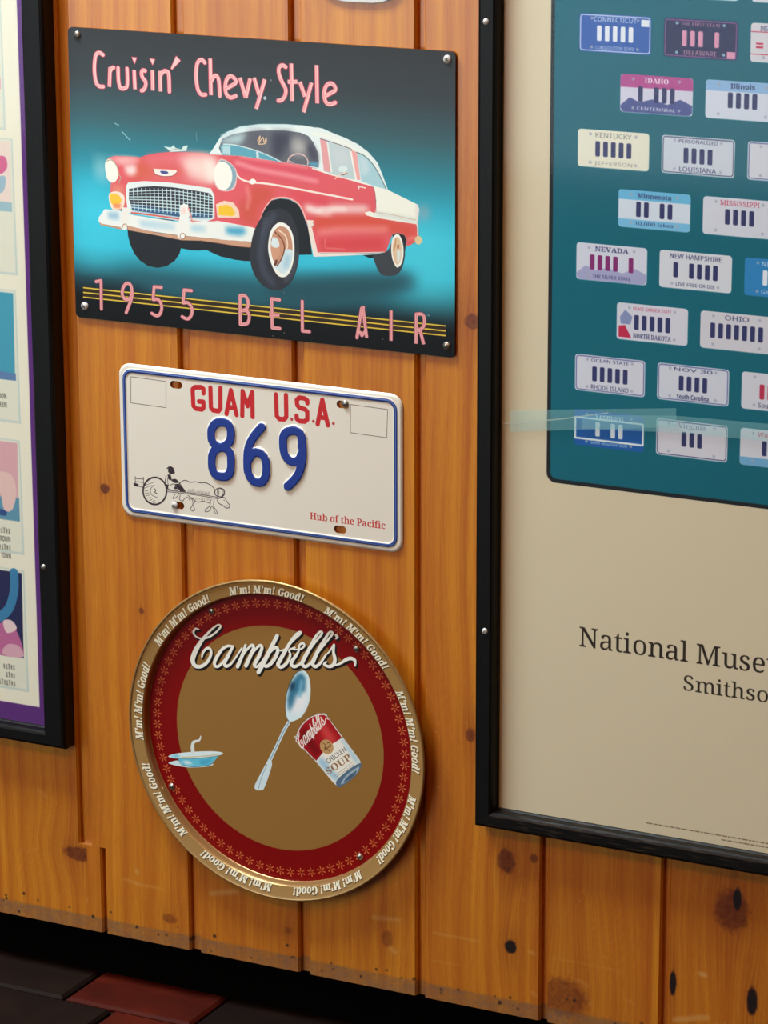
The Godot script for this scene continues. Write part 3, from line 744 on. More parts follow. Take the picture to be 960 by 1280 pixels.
	k.stroke(shifted(curve([99.7, 35.3, 99.6, 54.6]), -0.55, 0.0), 1.1, C(228, 140, 144), 0.8)
	k.stroke(shifted(curve([100.4, 39.0, 103.3, 35.6, 106.9, 35.4, 109.0, 38.5, 109.3, 54.1]), -0.55, 0.0), 1.1, C(228, 140, 144), 0.8)
	k.stroke(shifted(curve([147.7, 24.8, 144.6, 22.5, 140.7, 24.4, 138.8, 29.9, 138.2, 39.2, 139.8, 49.9, 143.2, 54.4, 148.0, 54.4]), -0.55, 0.0), 1.1, C(228, 140, 144), 0.8)
	k.stroke(shifted(curve([153.5, 20.6, 153.7, 54.5]), -0.55, 0.0), 1.1, C(228, 140, 144), 0.8)
	k.stroke(shifted(curve([154.5, 41.3, 157.2, 36.8, 160.2, 36.6, 162.3, 40.8, 163.1, 54.6]), -0.55, 0.0), 1.1, C(228, 140, 144), 0.8)
	k.stroke(shifted(curve([169.2, 47.8, 179.9, 41.6, 178.4, 37.1, 174.0, 35.8, 170.4, 39.5, 168.9, 46.6, 170.2, 52.7, 174.5, 55.5, 180.0, 53.6]), -0.55, 0.0), 1.1, C(228, 140, 144), 0.8)
	k.stroke(shifted(curve([184.5, 36.4, 190.4, 54.7]), -0.55, 0.0), 1.1, C(228, 140, 144), 0.8)
	k.stroke(shifted(curve([195.4, 36.5, 190.4, 54.7]), -0.55, 0.0), 1.1, C(228, 140, 144), 0.8)
	k.stroke(shifted(curve([199.4, 35.5, 204.4, 51.2]), -0.55, 0.0), 1.1, C(228, 140, 144), 0.8)
	k.stroke(shifted(curve([210.7, 36.3, 201.2, 64.2]), -0.55, 0.0), 1.1, C(228, 140, 144), 0.8)
	k.stroke(shifted(curve([232.6, 23.7, 229.1, 22.4, 225.6, 24.7, 225.6, 30.8, 228.9, 38.2, 232.3, 44.1, 231.4, 50.3, 227.8, 54.3, 224.4, 55.0]), -0.55, 0.0), 1.1, C(228, 140, 144), 0.8)
	k.stroke(shifted(curve([238.3, 20.1, 238.9, 54.4]), -0.55, 0.0), 1.1, C(228, 140, 144), 0.8)
	k.stroke(shifted(curve([234.5, 37.1, 244.5, 36.5]), -0.55, 0.0), 1.1, C(228, 140, 144), 0.8)
	k.stroke(shifted(curve([247.1, 36.3, 252.1, 49.7]), -0.55, 0.0), 1.1, C(228, 140, 144), 0.8)
	k.stroke(shifted(curve([259.1, 36.3, 250.6, 64.0]), -0.55, 0.0), 1.1, C(228, 140, 144), 0.8)
	k.stroke(shifted(curve([264.4, 20.1, 264.8, 55.0]), -0.55, 0.0), 1.1, C(228, 140, 144), 0.8)
	k.stroke(shifted(curve([272.0, 48.1, 283.0, 42.0, 282.0, 37.3, 277.9, 35.9, 273.6, 39.2, 271.9, 46.2, 273.5, 52.9, 277.8, 54.9, 283.3, 53.0]), -0.55, 0.0), 1.1, C(228, 140, 144), 0.8)
	k.poly(circle([210.6, 53.6], 1.7), C(178, 182, 188), 1)
	k.poly(circle([217.1, 36.8], 0.9), C(120, 124, 128), 1)
	k.poly([9.0, 247.9, 177.0, 248.7, 395.1, 248.9, 395.1, 259.3, 176.8, 259.2, 8.7, 258.7], C(52, 38, 22), 1)
	k.stroke([9.0, 248.9, 395.1, 249.5], 1.25, C(226, 188, 66), 1)
	k.stroke([8.9, 253.5, 395.1, 254.1], 1.25, C(226, 188, 66), 1)
	k.stroke([8.7, 258.1, 395.1, 258.5], 1.25, C(226, 188, 66), 1)
	k.stroke([23.8, 241.7, 29.4, 240.2, 29.0, 267.9], 4, C(140, 62, 84), 1)
	k.stroke(curve([63.5, 249.1, 61.5, 254.2, 56.8, 256.2, 53.2, 253.3, 52.8, 248.5, 54.4, 243.8, 58.2, 240.2, 62.4, 241.8, 63.6, 249.1, 62.4, 255.7, 56.5, 268.9]), 4, C(140, 62, 84), 1)
	k.stroke([96.2, 240.7, 88.1, 240.8, 86.7, 253.2], 4, C(140, 62, 84), 1)
	k.stroke(curve([87.1, 253.4, 91.9, 252.7, 95.4, 256.7, 95.8, 262.3, 93.3, 267.4, 89.6, 268.7, 84.9, 266.9]), 4, C(140, 62, 84), 1)
	k.stroke([128.9, 240.9, 120.9, 241.0, 119.6, 253.3], 4, C(140, 62, 84), 1)
	k.stroke(curve([119.9, 253.6, 124.7, 252.9, 128.6, 256.8, 129.0, 262.4, 126.2, 267.5, 122.5, 268.5, 118.2, 267.0]), 4, C(140, 62, 84), 1)
	k.stroke([181.2, 240.7, 181.1, 268.3], 4, C(140, 62, 84), 1)
	k.stroke(curve([181.2, 241.0, 186.2, 240.5, 189.2, 243.6, 189.8, 248.5, 187.8, 253.2, 182.8, 255.1]), 4, C(140, 62, 84), 1)
	k.stroke(curve([182.8, 255.1, 187.8, 254.8, 190.7, 258.5, 190.2, 264.1, 187.6, 267.3, 181.1, 268.4]), 4, C(140, 62, 84), 1)
	k.stroke([223.3, 241.1, 214.9, 240.8, 215.2, 268.5, 223.3, 268.3], 4, C(140, 62, 84), 1)
	k.stroke([212.1, 256.1, 223.1, 255.7], 4, C(140, 62, 84), 1)
	k.stroke([247.2, 240.2, 247.1, 268.3, 254.5, 268.3], 4, C(140, 62, 84), 1)
	k.stroke([304.1, 269.1, 309.1, 241.1, 311.0, 240.1], 4, C(140, 62, 84), 1)
	k.stroke([310.5, 240.2, 314.2, 268.6], 4, C(140, 62, 84), 1)
	k.stroke([307.3, 263.8, 309.2, 266.6, 312.0, 263.3], 4, C(140, 62, 84), 1)
	k.stroke([339.3, 240.2, 339.2, 268.7], 4, C(140, 62, 84), 1)
	k.stroke([365.1, 240.5, 364.8, 268.9], 4, C(140, 62, 84), 1)
	k.stroke(curve([365.1, 241.3, 370.5, 240.8, 373.0, 243.5, 373.2, 249.7, 370.5, 254.3, 365.9, 256.6]), 4, C(140, 62, 84), 1)
	k.stroke([368.9, 255.7, 372.6, 268.7], 4, C(140, 62, 84), 1)
	k.stroke([23.8, 241.7, 29.4, 240.2, 29.0, 267.9], 2.9, C(229, 160, 156), 1)
	k.stroke(curve([63.5, 249.1, 61.5, 254.2, 56.8, 256.2, 53.2, 253.3, 52.8, 248.5, 54.4, 243.8, 58.2, 240.2, 62.4, 241.8, 63.6, 249.1, 62.4, 255.7, 56.5, 268.9]), 2.9, C(229, 160, 156), 1)
	k.stroke([96.2, 240.7, 88.1, 240.8, 86.7, 253.2], 2.9, C(229, 160, 156), 1)
	k.stroke(curve([87.1, 253.4, 91.9, 252.7, 95.4, 256.7, 95.8, 262.3, 93.3, 267.4, 89.6, 268.7, 84.9, 266.9]), 2.9, C(229, 160, 156), 1)
	k.stroke([128.9, 240.9, 120.9, 241.0, 119.6, 253.3], 2.9, C(229, 160, 156), 1)
	k.stroke(curve([119.9, 253.6, 124.7, 252.9, 128.6, 256.8, 129.0, 262.4, 126.2, 267.5, 122.5, 268.5, 118.2, 267.0]), 2.9, C(229, 160, 156), 1)
	k.stroke([181.2, 240.7, 181.1, 268.3], 2.9, C(229, 160, 156), 1)
	k.stroke(curve([181.2, 241.0, 186.2, 240.5, 189.2, 243.6, 189.8, 248.5, 187.8, 253.2, 182.8, 255.1]), 2.9, C(229, 160, 156), 1)
	k.stroke(curve([182.8, 255.1, 187.8, 254.8, 190.7, 258.5, 190.2, 264.1, 187.6, 267.3, 181.1, 268.4]), 2.9, C(229, 160, 156), 1)
	k.stroke([223.3, 241.1, 214.9, 240.8, 215.2, 268.5, 223.3, 268.3], 2.9, C(229, 160, 156), 1)
	k.stroke([212.1, 256.1, 223.1, 255.7], 2.9, C(229, 160, 156), 1)
	k.stroke([247.2, 240.2, 247.1, 268.3, 254.5, 268.3], 2.9, C(229, 160, 156), 1)
	k.stroke([304.1, 269.1, 309.1, 241.1, 311.0, 240.1], 2.9, C(229, 160, 156), 1)
	k.stroke([310.5, 240.2, 314.2, 268.6], 2.9, C(229, 160, 156), 1)
	k.stroke([307.3, 263.8, 309.2, 266.6, 312.0, 263.3], 2.9, C(229, 160, 156), 1)
	k.stroke([339.3, 240.2, 339.2, 268.7], 2.9, C(229, 160, 156), 1)
	k.stroke([365.1, 240.5, 364.8, 268.9], 2.9, C(229, 160, 156), 1)
	k.stroke(curve([365.1, 241.3, 370.5, 240.8, 373.0, 243.5, 373.2, 249.7, 370.5, 254.3, 365.9, 256.6]), 2.9, C(229, 160, 156), 1)
	k.stroke([368.9, 255.7, 372.6, 268.7], 2.9, C(229, 160, 156), 1)
	k.stroke([23.8, 241.7, 29.4, 240.2, 29.0, 267.9], 0.5, C(206, 110, 120), 0.9)
	k.stroke(curve([63.5, 249.1, 61.5, 254.2, 56.8, 256.2, 53.2, 253.3, 52.8, 248.5, 54.4, 243.8, 58.2, 240.2, 62.4, 241.8, 63.6, 249.1, 62.4, 255.7, 56.5, 268.9]), 0.5, C(206, 110, 120), 0.9)
	k.stroke([96.2, 240.7, 88.1, 240.8, 86.7, 253.2], 0.5, C(206, 110, 120), 0.9)
	k.stroke(curve([87.1, 253.4, 91.9, 252.7, 95.4, 256.7, 95.8, 262.3, 93.3, 267.4, 89.6, 268.7, 84.9, 266.9]), 0.5, C(206, 110, 120), 0.9)
	k.stroke([128.9, 240.9, 120.9, 241.0, 119.6, 253.3], 0.5, C(206, 110, 120), 0.9)
	k.stroke(curve([119.9, 253.6, 124.7, 252.9, 128.6, 256.8, 129.0, 262.4, 126.2, 267.5, 122.5, 268.5, 118.2, 267.0]), 0.5, C(206, 110, 120), 0.9)
	k.stroke([181.2, 240.7, 181.1, 268.3], 0.5, C(206, 110, 120), 0.9)
	k.stroke(curve([181.2, 241.0, 186.2, 240.5, 189.2, 243.6, 189.8, 248.5, 187.8, 253.2, 182.8, 255.1]), 0.5, C(206, 110, 120), 0.9)
	k.stroke(curve([182.8, 255.1, 187.8, 254.8, 190.7, 258.5, 190.2, 264.1, 187.6, 267.3, 181.1, 268.4]), 0.5, C(206, 110, 120), 0.9)
	k.stroke([223.3, 241.1, 214.9, 240.8, 215.2, 268.5, 223.3, 268.3], 0.5, C(206, 110, 120), 0.9)
	k.stroke([212.1, 256.1, 223.1, 255.7], 0.5, C(206, 110, 120), 0.9)
	k.stroke([247.2, 240.2, 247.1, 268.3, 254.5, 268.3], 0.5, C(206, 110, 120), 0.9)
	k.stroke([304.1, 269.1, 309.1, 241.1, 311.0, 240.1], 0.5, C(206, 110, 120), 0.9)
	k.stroke([310.5, 240.2, 314.2, 268.6], 0.5, C(206, 110, 120), 0.9)
	k.stroke([307.3, 263.8, 309.2, 266.6, 312.0, 263.3], 0.5, C(206, 110, 120), 0.9)
	k.stroke([339.3, 240.2, 339.2, 268.7], 0.5, C(206, 110, 120), 0.9)
	k.stroke([365.1, 240.5, 364.8, 268.9], 0.5, C(206, 110, 120), 0.9)
	k.stroke(curve([365.1, 241.3, 370.5, 240.8, 373.0, 243.5, 373.2, 249.7, 370.5, 254.3, 365.9, 256.6]), 0.5, C(206, 110, 120), 0.9)
	k.stroke([368.9, 255.7, 372.6, 268.7], 0.5, C(206, 110, 120), 0.9)
	k.text("TM", "sans", [375.4, 242.1], 3.2, 1.6, C(180, 186, 188))
	k.poly(circle([215.9, 276.2], 0.7), C(120, 112, 106), 0.8)
	k.poly(circle([227.9, 272.0], 0.7), C(120, 112, 106), 0.8)
	k.poly(circle([330.7, 268.0], 0.7), C(120, 112, 106), 0.8)
	k.poly(circle([228.1, 233.6], 0.7), C(120, 112, 106), 0.8)
	return k

const DIGITS := [[113.9, 46.2, 119.5, 46.8, 123.7, 51.7, 123.5, 61.8, 119.1, 68.0, 113.5, 70.8, 107.8, 69.9, 103.0, 64.7, 102.9, 55.2, 107.5, 48.4, 113.9, 46.2], [113.5, 70.8, 119.8, 72.3, 123.5, 78.2, 123.2, 91.0, 120.0, 97.7, 113.6, 99.7, 106.6, 98.6, 102.9, 92.1, 103.1, 80.6, 107.1, 73.8, 113.5, 70.8], [157.5, 46.4, 148.7, 56.7, 143.7, 65.8, 141.8, 73.6, 141.5, 88.8, 143.9, 96.2, 149.5, 100.8, 156.5, 100.0, 160.7, 94.2, 161.8, 86.5, 161.0, 77.7, 156.9, 72.9, 151.3, 71.5, 145.7, 74.7, 141.9, 81.2], [199.9, 60.7, 200.3, 53.2, 198.7, 48.4, 193.9, 45.9, 189.1, 46.4, 183.5, 48.8, 180.4, 54.2, 180.3, 63.0, 181.9, 70.3, 186.0, 74.9, 191.5, 76.1, 197.0, 73.6, 200.1, 67.0], [199.7, 52.0, 201.0, 60.6, 200.6, 73.2, 196.9, 86.2, 191.3, 94.4, 184.5, 101.0]]

func draw_plate() -> Sheet:
	var k := Sheet.new(304.8, 152.4, 4.0, C(214, 203, 184), PLATE_GAIN)
	k.stroke(closed_ring(rounded(6.6, 6.6, 298.2, 145.8, 9.0)), 3.3, C(22, 48, 116))
	k.stroke(closed_ring(rounded(6.3, 6.3, 298.5, 146.1, 9.2)), 0.35, C(150, 176, 206), 0.8)
	for d in DIGITS:
		k.stroke(curve(d), 8.6, C(8, 42, 122))
	k.stroke([94.1, 20.4, 94.2, 16.1, 91.5, 14.8, 85.1, 15.5, 82.3, 17.9, 82.8, 34.1, 85.5, 36.3, 91.9, 36.5, 94.0, 34.4, 93.9, 28.8, 89.0, 29.0], 4.6, C(184, 6, 12), 1)
	k.stroke([101.8, 14.2, 102.0, 33.7, 104.1, 35.9, 110.1, 36.1, 112.3, 33.4, 112.7, 13.5], 4.6, C(184, 6, 12), 1)
	k.stroke([118.8, 37.9, 124.1, 14.3, 129.8, 37.7], 4.6, C(184, 6, 12), 1)
	k.stroke([121.1, 31.1, 127.8, 31.2], 4.6, C(184, 6, 12), 1)
	k.stroke([135.9, 38.0, 136.7, 13.9, 141.9, 27.8, 147.1, 13.8, 147.1, 37.7], 4.6, C(184, 6, 12), 1)
	k.stroke([172.5, 13.4, 173.1, 34.1, 175.7, 36.7, 181.1, 36.4, 183.3, 33.8, 183.2, 12.9], 4.6, C(184, 6, 12), 1)
	k.stroke([205.8, 18.2, 205.8, 15.6, 203.0, 14.0, 197.3, 13.8, 194.6, 16.5, 195.1, 21.3, 197.2, 23.4, 203.4, 24.4, 205.7, 26.5, 205.6, 33.8, 202.7, 36.2, 197.1, 36.3, 194.4, 34.5, 194.3, 31.6], 4.6, C(184, 6, 12), 1)
	k.stroke([216.5, 37.2, 221.7, 13.3, 227.4, 37.0], 4.6, C(184, 6, 12), 1)
	k.stroke([218.7, 30.3, 225.4, 30.3], 4.6, C(184, 6, 12), 1)
	k.poly(circle([189.1, 35.6], 1.5), C(170, 40, 40), 1)
	k.poly(circle([212.1, 35.0], 1.5), C(170, 40, 40), 1)
	k.poly(circle([233.2, 34.8], 1.5), C(170, 40, 40), 1)
	k.stroke([14.2, 12.5, 53.2, 13.2, 52.6, 39.0, 13.5, 38.4, 14.2, 12.5], 0.55, C(84, 70, 58), 1)
	k.stroke([251.2, 14.6, 289.8, 15.2, 288.9, 42.2, 251.0, 41.6, 251.2, 14.6], 0.55, C(84, 70, 58), 1)
	k.stroke(curve([51.3, 121.5, 50.8, 124.7, 49.7, 127.8, 48.0, 130.6, 45.7, 133.0, 43.0, 134.9, 40.1, 136.2, 37.0, 136.7, 34.0, 136.5, 31.2, 135.6, 28.8, 134.0, 26.9, 131.9, 25.6, 129.2, 24.9, 126.2, 25.0, 123.1, 25.8, 119.9, 27.3, 117.0, 29.3, 114.3, 31.8, 112.2, 34.6, 110.6, 37.7, 109.7, 40.7, 109.5, 43.6, 110.1, 46.2, 111.3, 48.4, 113.2, 50.0, 115.6, 51.0, 118.5, 51.3, 121.5]), 1.7, C(44, 28, 30), 1)
	k.stroke(curve([37.0, 117.2, 33.2, 122.2, 34.5, 127.5, 40.6, 129.3]), 0.5, C(44, 28, 30), 1)
	k.stroke(curve([37.2, 120.5, 39.1, 122.5, 37.9, 124.4, 40.7, 125.5]), 0.8, C(44, 28, 30), 1)
	k.stroke([26.3, 119.2, 38.0, 114.1], 0.35, C(44, 28, 30), 1)
	k.stroke([26.2, 121.8, 34.5, 117.9], 0.35, C(44, 28, 30), 1)
	k.stroke([26.6, 124.5, 30.4, 124.0], 0.35, C(44, 28, 30), 1)
	k.stroke([26.9, 126.9, 31.2, 125.9], 0.35, C(44, 28, 30), 1)
	k.stroke([27.9, 129.3, 32.2, 127.8], 0.35, C(44, 28, 30), 1)
	k.stroke([29.2, 131.7, 33.3, 129.9], 0.35, C(44, 28, 30), 1)
	k.stroke([31.3, 133.7, 35.2, 131.6], 0.35, C(44, 28, 30), 1)
	k.stroke([33.3, 135.2, 38.0, 132.5], 0.35, C(44, 28, 30), 1)
	k.stroke([35.7, 135.9, 39.4, 133.9], 0.35, C(44, 28, 30), 1)
	k.stroke([16.4, 110.9, 16.2, 120.7], 0.6, C(44, 28, 30), 1)
	k.stroke([25.7, 110.6, 25.4, 120.9], 0.6, C(44, 28, 30), 1)
	k.stroke([16.4, 113.2, 25.6, 112.8], 0.6, C(44, 28, 30), 1)
	k.stroke([16.3, 116.3, 25.5, 116.1], 0.6, C(44, 28, 30), 1)
	k.stroke([19.7, 120.5, 25.4, 121.1], 0.6, C(44, 28, 30), 1)
	k.poly([14.5, 117.6, 19.9, 118.3, 19.8, 121.3, 14.5, 120.9], C(44, 28, 30), 1)
	k.poly([51.4, 99.4, 53.8, 97.1, 56.6, 96.3, 59.3, 97.6, 60.2, 99.6, 61.0, 102.5, 58.5, 104.0, 55.0, 103.9, 53.2, 102.0, 53.6, 99.3], C(44, 28, 30), 1)
	k.poly([52.6, 105.2, 56.0, 104.3, 57.2, 109.0, 54.8, 110.6, 53.4, 109.1], C(44, 28, 30), 1)
	k.stroke(curve([51.2, 106.3, 49.9, 112.3, 50.6, 117.9, 55.3, 120.0]), 0.8, C(44, 28, 30), 1)
	k.stroke(curve([53.4, 106.3, 52.5, 111.4, 53.7, 116.2]), 0.5, C(44, 28, 30), 1)
	k.poly([56.7, 110.4, 61.1, 108.6, 65.2, 111.4, 61.7, 112.6, 59.0, 112.1], C(44, 28, 30), 1)
	k.poly([59.9, 113.8, 65.2, 112.6, 70.0, 117.1, 72.0, 119.8, 66.4, 120.5, 63.7, 117.0], C(44, 28, 30), 1)
	k.poly([50.2, 114.4, 53.5, 115.3, 52.8, 119.8, 50.1, 118.9], C(44, 28, 30), 1)
	k.poly([61.0, 115.4, 64.0, 117.8, 60.9, 118.9, 59.3, 117.8], C(44, 28, 30), 1)
	k.stroke(curve([56.3, 110.0, 61.8, 108.8, 66.9, 113.4, 72.5, 120.0]), 0.7, C(44, 28, 30), 1)
	k.stroke(curve([55.4, 115.4, 59.6, 113.7, 64.4, 118.7, 60.9, 120.4, 56.0, 120.0]), 0.6, C(44, 28, 30), 1)
	k.stroke(curve([52.5, 120.6, 83.0, 120.5, 107.8, 121.0]), 0.6, C(44, 28, 30), 1)
	k.stroke(curve([52.5, 122.1, 83.0, 121.7, 107.1, 122.5]), 0.6, C(44, 28, 30), 1)
	k.stroke(curve([65.5, 112.6, 69.4, 109.4, 73.6, 108.5, 77.7, 109.8, 83.3, 108.6, 88.8, 109.0, 94.3, 108.2, 99.8, 109.8, 103.2, 112.2, 105.4, 114.8]), 0.7, C(44, 28, 30), 1)
	k.stroke(curve([65.0, 121.7, 63.5, 125.0, 59.3, 128.3, 58.2, 127.5, 60.8, 123.5]), 0.5, C(44, 28, 30), 1)
	k.stroke(curve([66.4, 123.7, 65.4, 128.3, 69.0, 129.4, 71.1, 126.6, 74.6, 125.2, 77.3, 128.4]), 0.6, C(44, 28, 30), 1)
	k.stroke(curve([76.0, 123.8, 80.1, 128.0, 79.4, 133.1, 77.4, 135.8, 79.3, 138.1, 82.1, 136.5, 80.8, 132.9, 82.0, 128.0, 79.1, 125.0]), 0.6, C(44, 28, 30), 1)
	k.stroke(curve([74.7, 123.1, 81.5, 126.6, 85.6, 128.6, 91.2, 126.9, 98.7, 128.0]), 0.6, C(44, 28, 30), 1)
	k.stroke(curve([99.8, 124.4, 98.8, 130.5, 93.8, 135.1, 94.3, 137.2, 98.7, 135.2, 101.4, 130.4, 104.7, 137.0, 106.9, 137.4, 106.1, 134.8, 103.2, 130.2, 103.6, 123.7]), 0.6, C(44, 28, 30), 1)
	k.stroke(curve([107.7, 122.8, 111.9, 120.7, 115.5, 120.8, 118.4, 124.9, 120.8, 127.4, 119.9, 129.9, 116.7, 130.5, 113.1, 128.5, 108.8, 126.8, 107.0, 123.8]), 0.7, C(44, 28, 30), 1)
	k.stroke(curve([115.1, 115.4, 114.8, 116.9, 114.0, 118.2, 112.7, 119.4, 111.1, 120.2, 109.4, 120.5, 107.8, 120.3, 106.3, 119.7, 105.3, 118.7, 104.8, 117.3, 104.8, 115.9, 105.4, 114.4, 106.5, 113.1, 107.9, 112.2, 109.6, 111.6, 111.3, 111.5, 112.9, 111.9, 114.1, 112.8, 114.9, 114.0, 115.1, 115.4]), 0.6, C(44, 28, 30), 1)
	k.stroke(curve([113.9, 115.5, 113.7, 116.9, 113.2, 118.2, 112.4, 119.2, 111.4, 119.9, 110.3, 120.2, 109.2, 119.9, 108.3, 119.3, 107.7, 118.3, 107.4, 117.0, 107.4, 115.6, 107.8, 114.3, 108.4, 113.1, 109.4, 112.2, 110.4, 111.8, 111.5, 111.7, 112.5, 112.2, 113.3, 113.0, 113.8, 114.2, 113.9, 115.5]), 0.5, C(44, 28, 30), 1)
	k.stroke(curve([109.2, 116.1, 109.0, 117.4, 108.4, 118.6, 107.5, 119.3, 106.5, 119.6, 105.5, 119.3, 104.7, 118.5, 104.3, 117.3, 104.4, 116.0, 104.8, 114.7, 105.6, 113.7, 106.6, 113.2, 107.6, 113.2, 108.5, 113.8, 109.1, 114.8, 109.2, 116.1]), 0.5, C(44, 28, 30), 1)
	k.stroke(curve([110.7, 112.2, 114.8, 112.7, 115.0, 117.6, 111.6, 120.5]), 0.7, C(44, 28, 30), 1)
	k.poly([113.8, 122.7, 115.4, 122.8, 114.9, 123.8], C(44, 28, 30), 1)
	k.stroke(curve([117.2, 127.9, 119.7, 128.2]), 0.4, C(44, 28, 30), 1)
	k.stroke([74.7, 121.0, 75.2, 117.2], 0.3, C(44, 28, 30), 0.9)
	k.stroke([75.8, 120.9, 76.3, 116.7], 0.3, C(44, 28, 30), 0.9)
	k.stroke([76.9, 120.9, 77.4, 117.9], 0.3, C(44, 28, 30), 0.9)
	k.stroke([78.0, 120.9, 78.5, 117.3], 0.3, C(44, 28, 30), 0.9)
	k.stroke([79.2, 120.9, 79.7, 116.1], 0.3, C(44, 28, 30), 0.9)
	k.stroke([80.3, 120.9, 80.8, 116.1], 0.3, C(44, 28, 30), 0.9)
	k.stroke([81.4, 120.9, 81.8, 118.2], 0.3, C(44, 28, 30), 0.9)
	k.stroke([82.5, 120.9, 82.9, 118.0], 0.3, C(44, 28, 30), 0.9)
	k.stroke([83.6, 120.9, 84.0, 118.5], 0.3, C(44, 28, 30), 0.9)
	k.stroke([84.7, 120.9, 85.2, 117.3], 0.3, C(44, 28, 30), 0.9)
	k.stroke([85.8, 120.9, 86.2, 118.5], 0.3, C(44, 28, 30), 0.9)
	k.stroke([86.9, 120.9, 87.4, 117.3], 0.3, C(44, 28, 30), 0.9)
	k.stroke([88.0, 120.9, 88.5, 116.7], 0.3, C(44, 28, 30), 0.9)
	k.stroke([89.1, 120.7, 89.6, 117.7], 0.3, C(44, 28, 30), 0.9)
	k.stroke([90.2, 120.7, 90.7, 116.7], 0.3, C(44, 28, 30), 0.9)
	k.stroke([91.3, 120.7, 91.8, 116.8], 0.3, C(44, 28, 30), 0.9)
	k.stroke([92.4, 120.7, 92.9, 118.4], 0.3, C(44, 28, 30), 0.9)
	k.stroke([93.5, 120.7, 94.0, 116.9], 0.3, C(44, 28, 30), 0.9)
	k.stroke([94.6, 120.7, 95.1, 117.8], 0.3, C(44, 28, 30), 0.9)
	k.stroke([95.7, 120.7, 96.2, 117.3], 0.3, C(44, 28, 30), 0.9)
	k.stroke([96.8, 120.7, 97.3, 117.6], 0.3, C(44, 28, 30), 0.9)
	k.stroke([97.9, 120.7, 98.4, 116.5], 0.3, C(44, 28, 30), 0.9)
	k.stroke([79.5, 124.4, 79.7, 126.6], 0.3, C(44, 28, 30), 0.8)
	k.stroke([81.2, 124.3, 81.4, 126.1], 0.3, C(44, 28, 30), 0.8)
	k.stroke([82.8, 124.1, 83.0, 126.5], 0.3, C(44, 28, 30), 0.8)
	k.stroke([84.5, 124.0, 84.7, 126.7], 0.3, C(44, 28, 30), 0.8)
	k.stroke([86.1, 123.9, 86.4, 126.0], 0.3, C(44, 28, 30), 0.8)
	k.stroke([87.8, 123.9, 88.0, 125.8], 0.3, C(44, 28, 30), 0.8)
	k.stroke([89.4, 123.7, 89.7, 125.9], 0.3, C(44, 28, 30), 0.8)
	k.stroke([91.1, 123.6, 91.3, 126.4], 0.3, C(44, 28, 30), 0.8)
	k.stroke([92.8, 123.5, 93.0, 126.5], 0.3, C(44, 28, 30), 0.8)
	k.stroke([94.4, 123.3, 94.6, 125.9], 0.3, C(44, 28, 30), 0.8)
	k.stroke([96.1, 123.2, 96.3, 126.1], 0.3, C(44, 28, 30), 0.8)
	k.stroke([97.7, 123.2, 97.9, 125.9], 0.3, C(44, 28, 30), 0.8)
	k.stroke([99.4, 123.1, 99.6, 125.2], 0.3, C(44, 28, 30), 0.8)
	k.stroke([101.0, 122.9, 101.3, 124.7], 0.3, C(44, 28, 30), 0.8)
	k.text("Hub of the Pacific", "serif_bold", [207.5, 130.4], 79.4, 6.8, C(176, 36, 32), -0.0014)
	k.poly(circle([225.5, 128.0], 1.0), C(170, 158, 140), 0.6)
	k.poly(circle([247.0, 31.5], 0.7), C(150, 138, 120), 0.6)
	return k

func closed_ring(p: PackedVector2Array) -> PackedVector2Array:
	p.append(p[0])
	p.append(p[1])
	return p

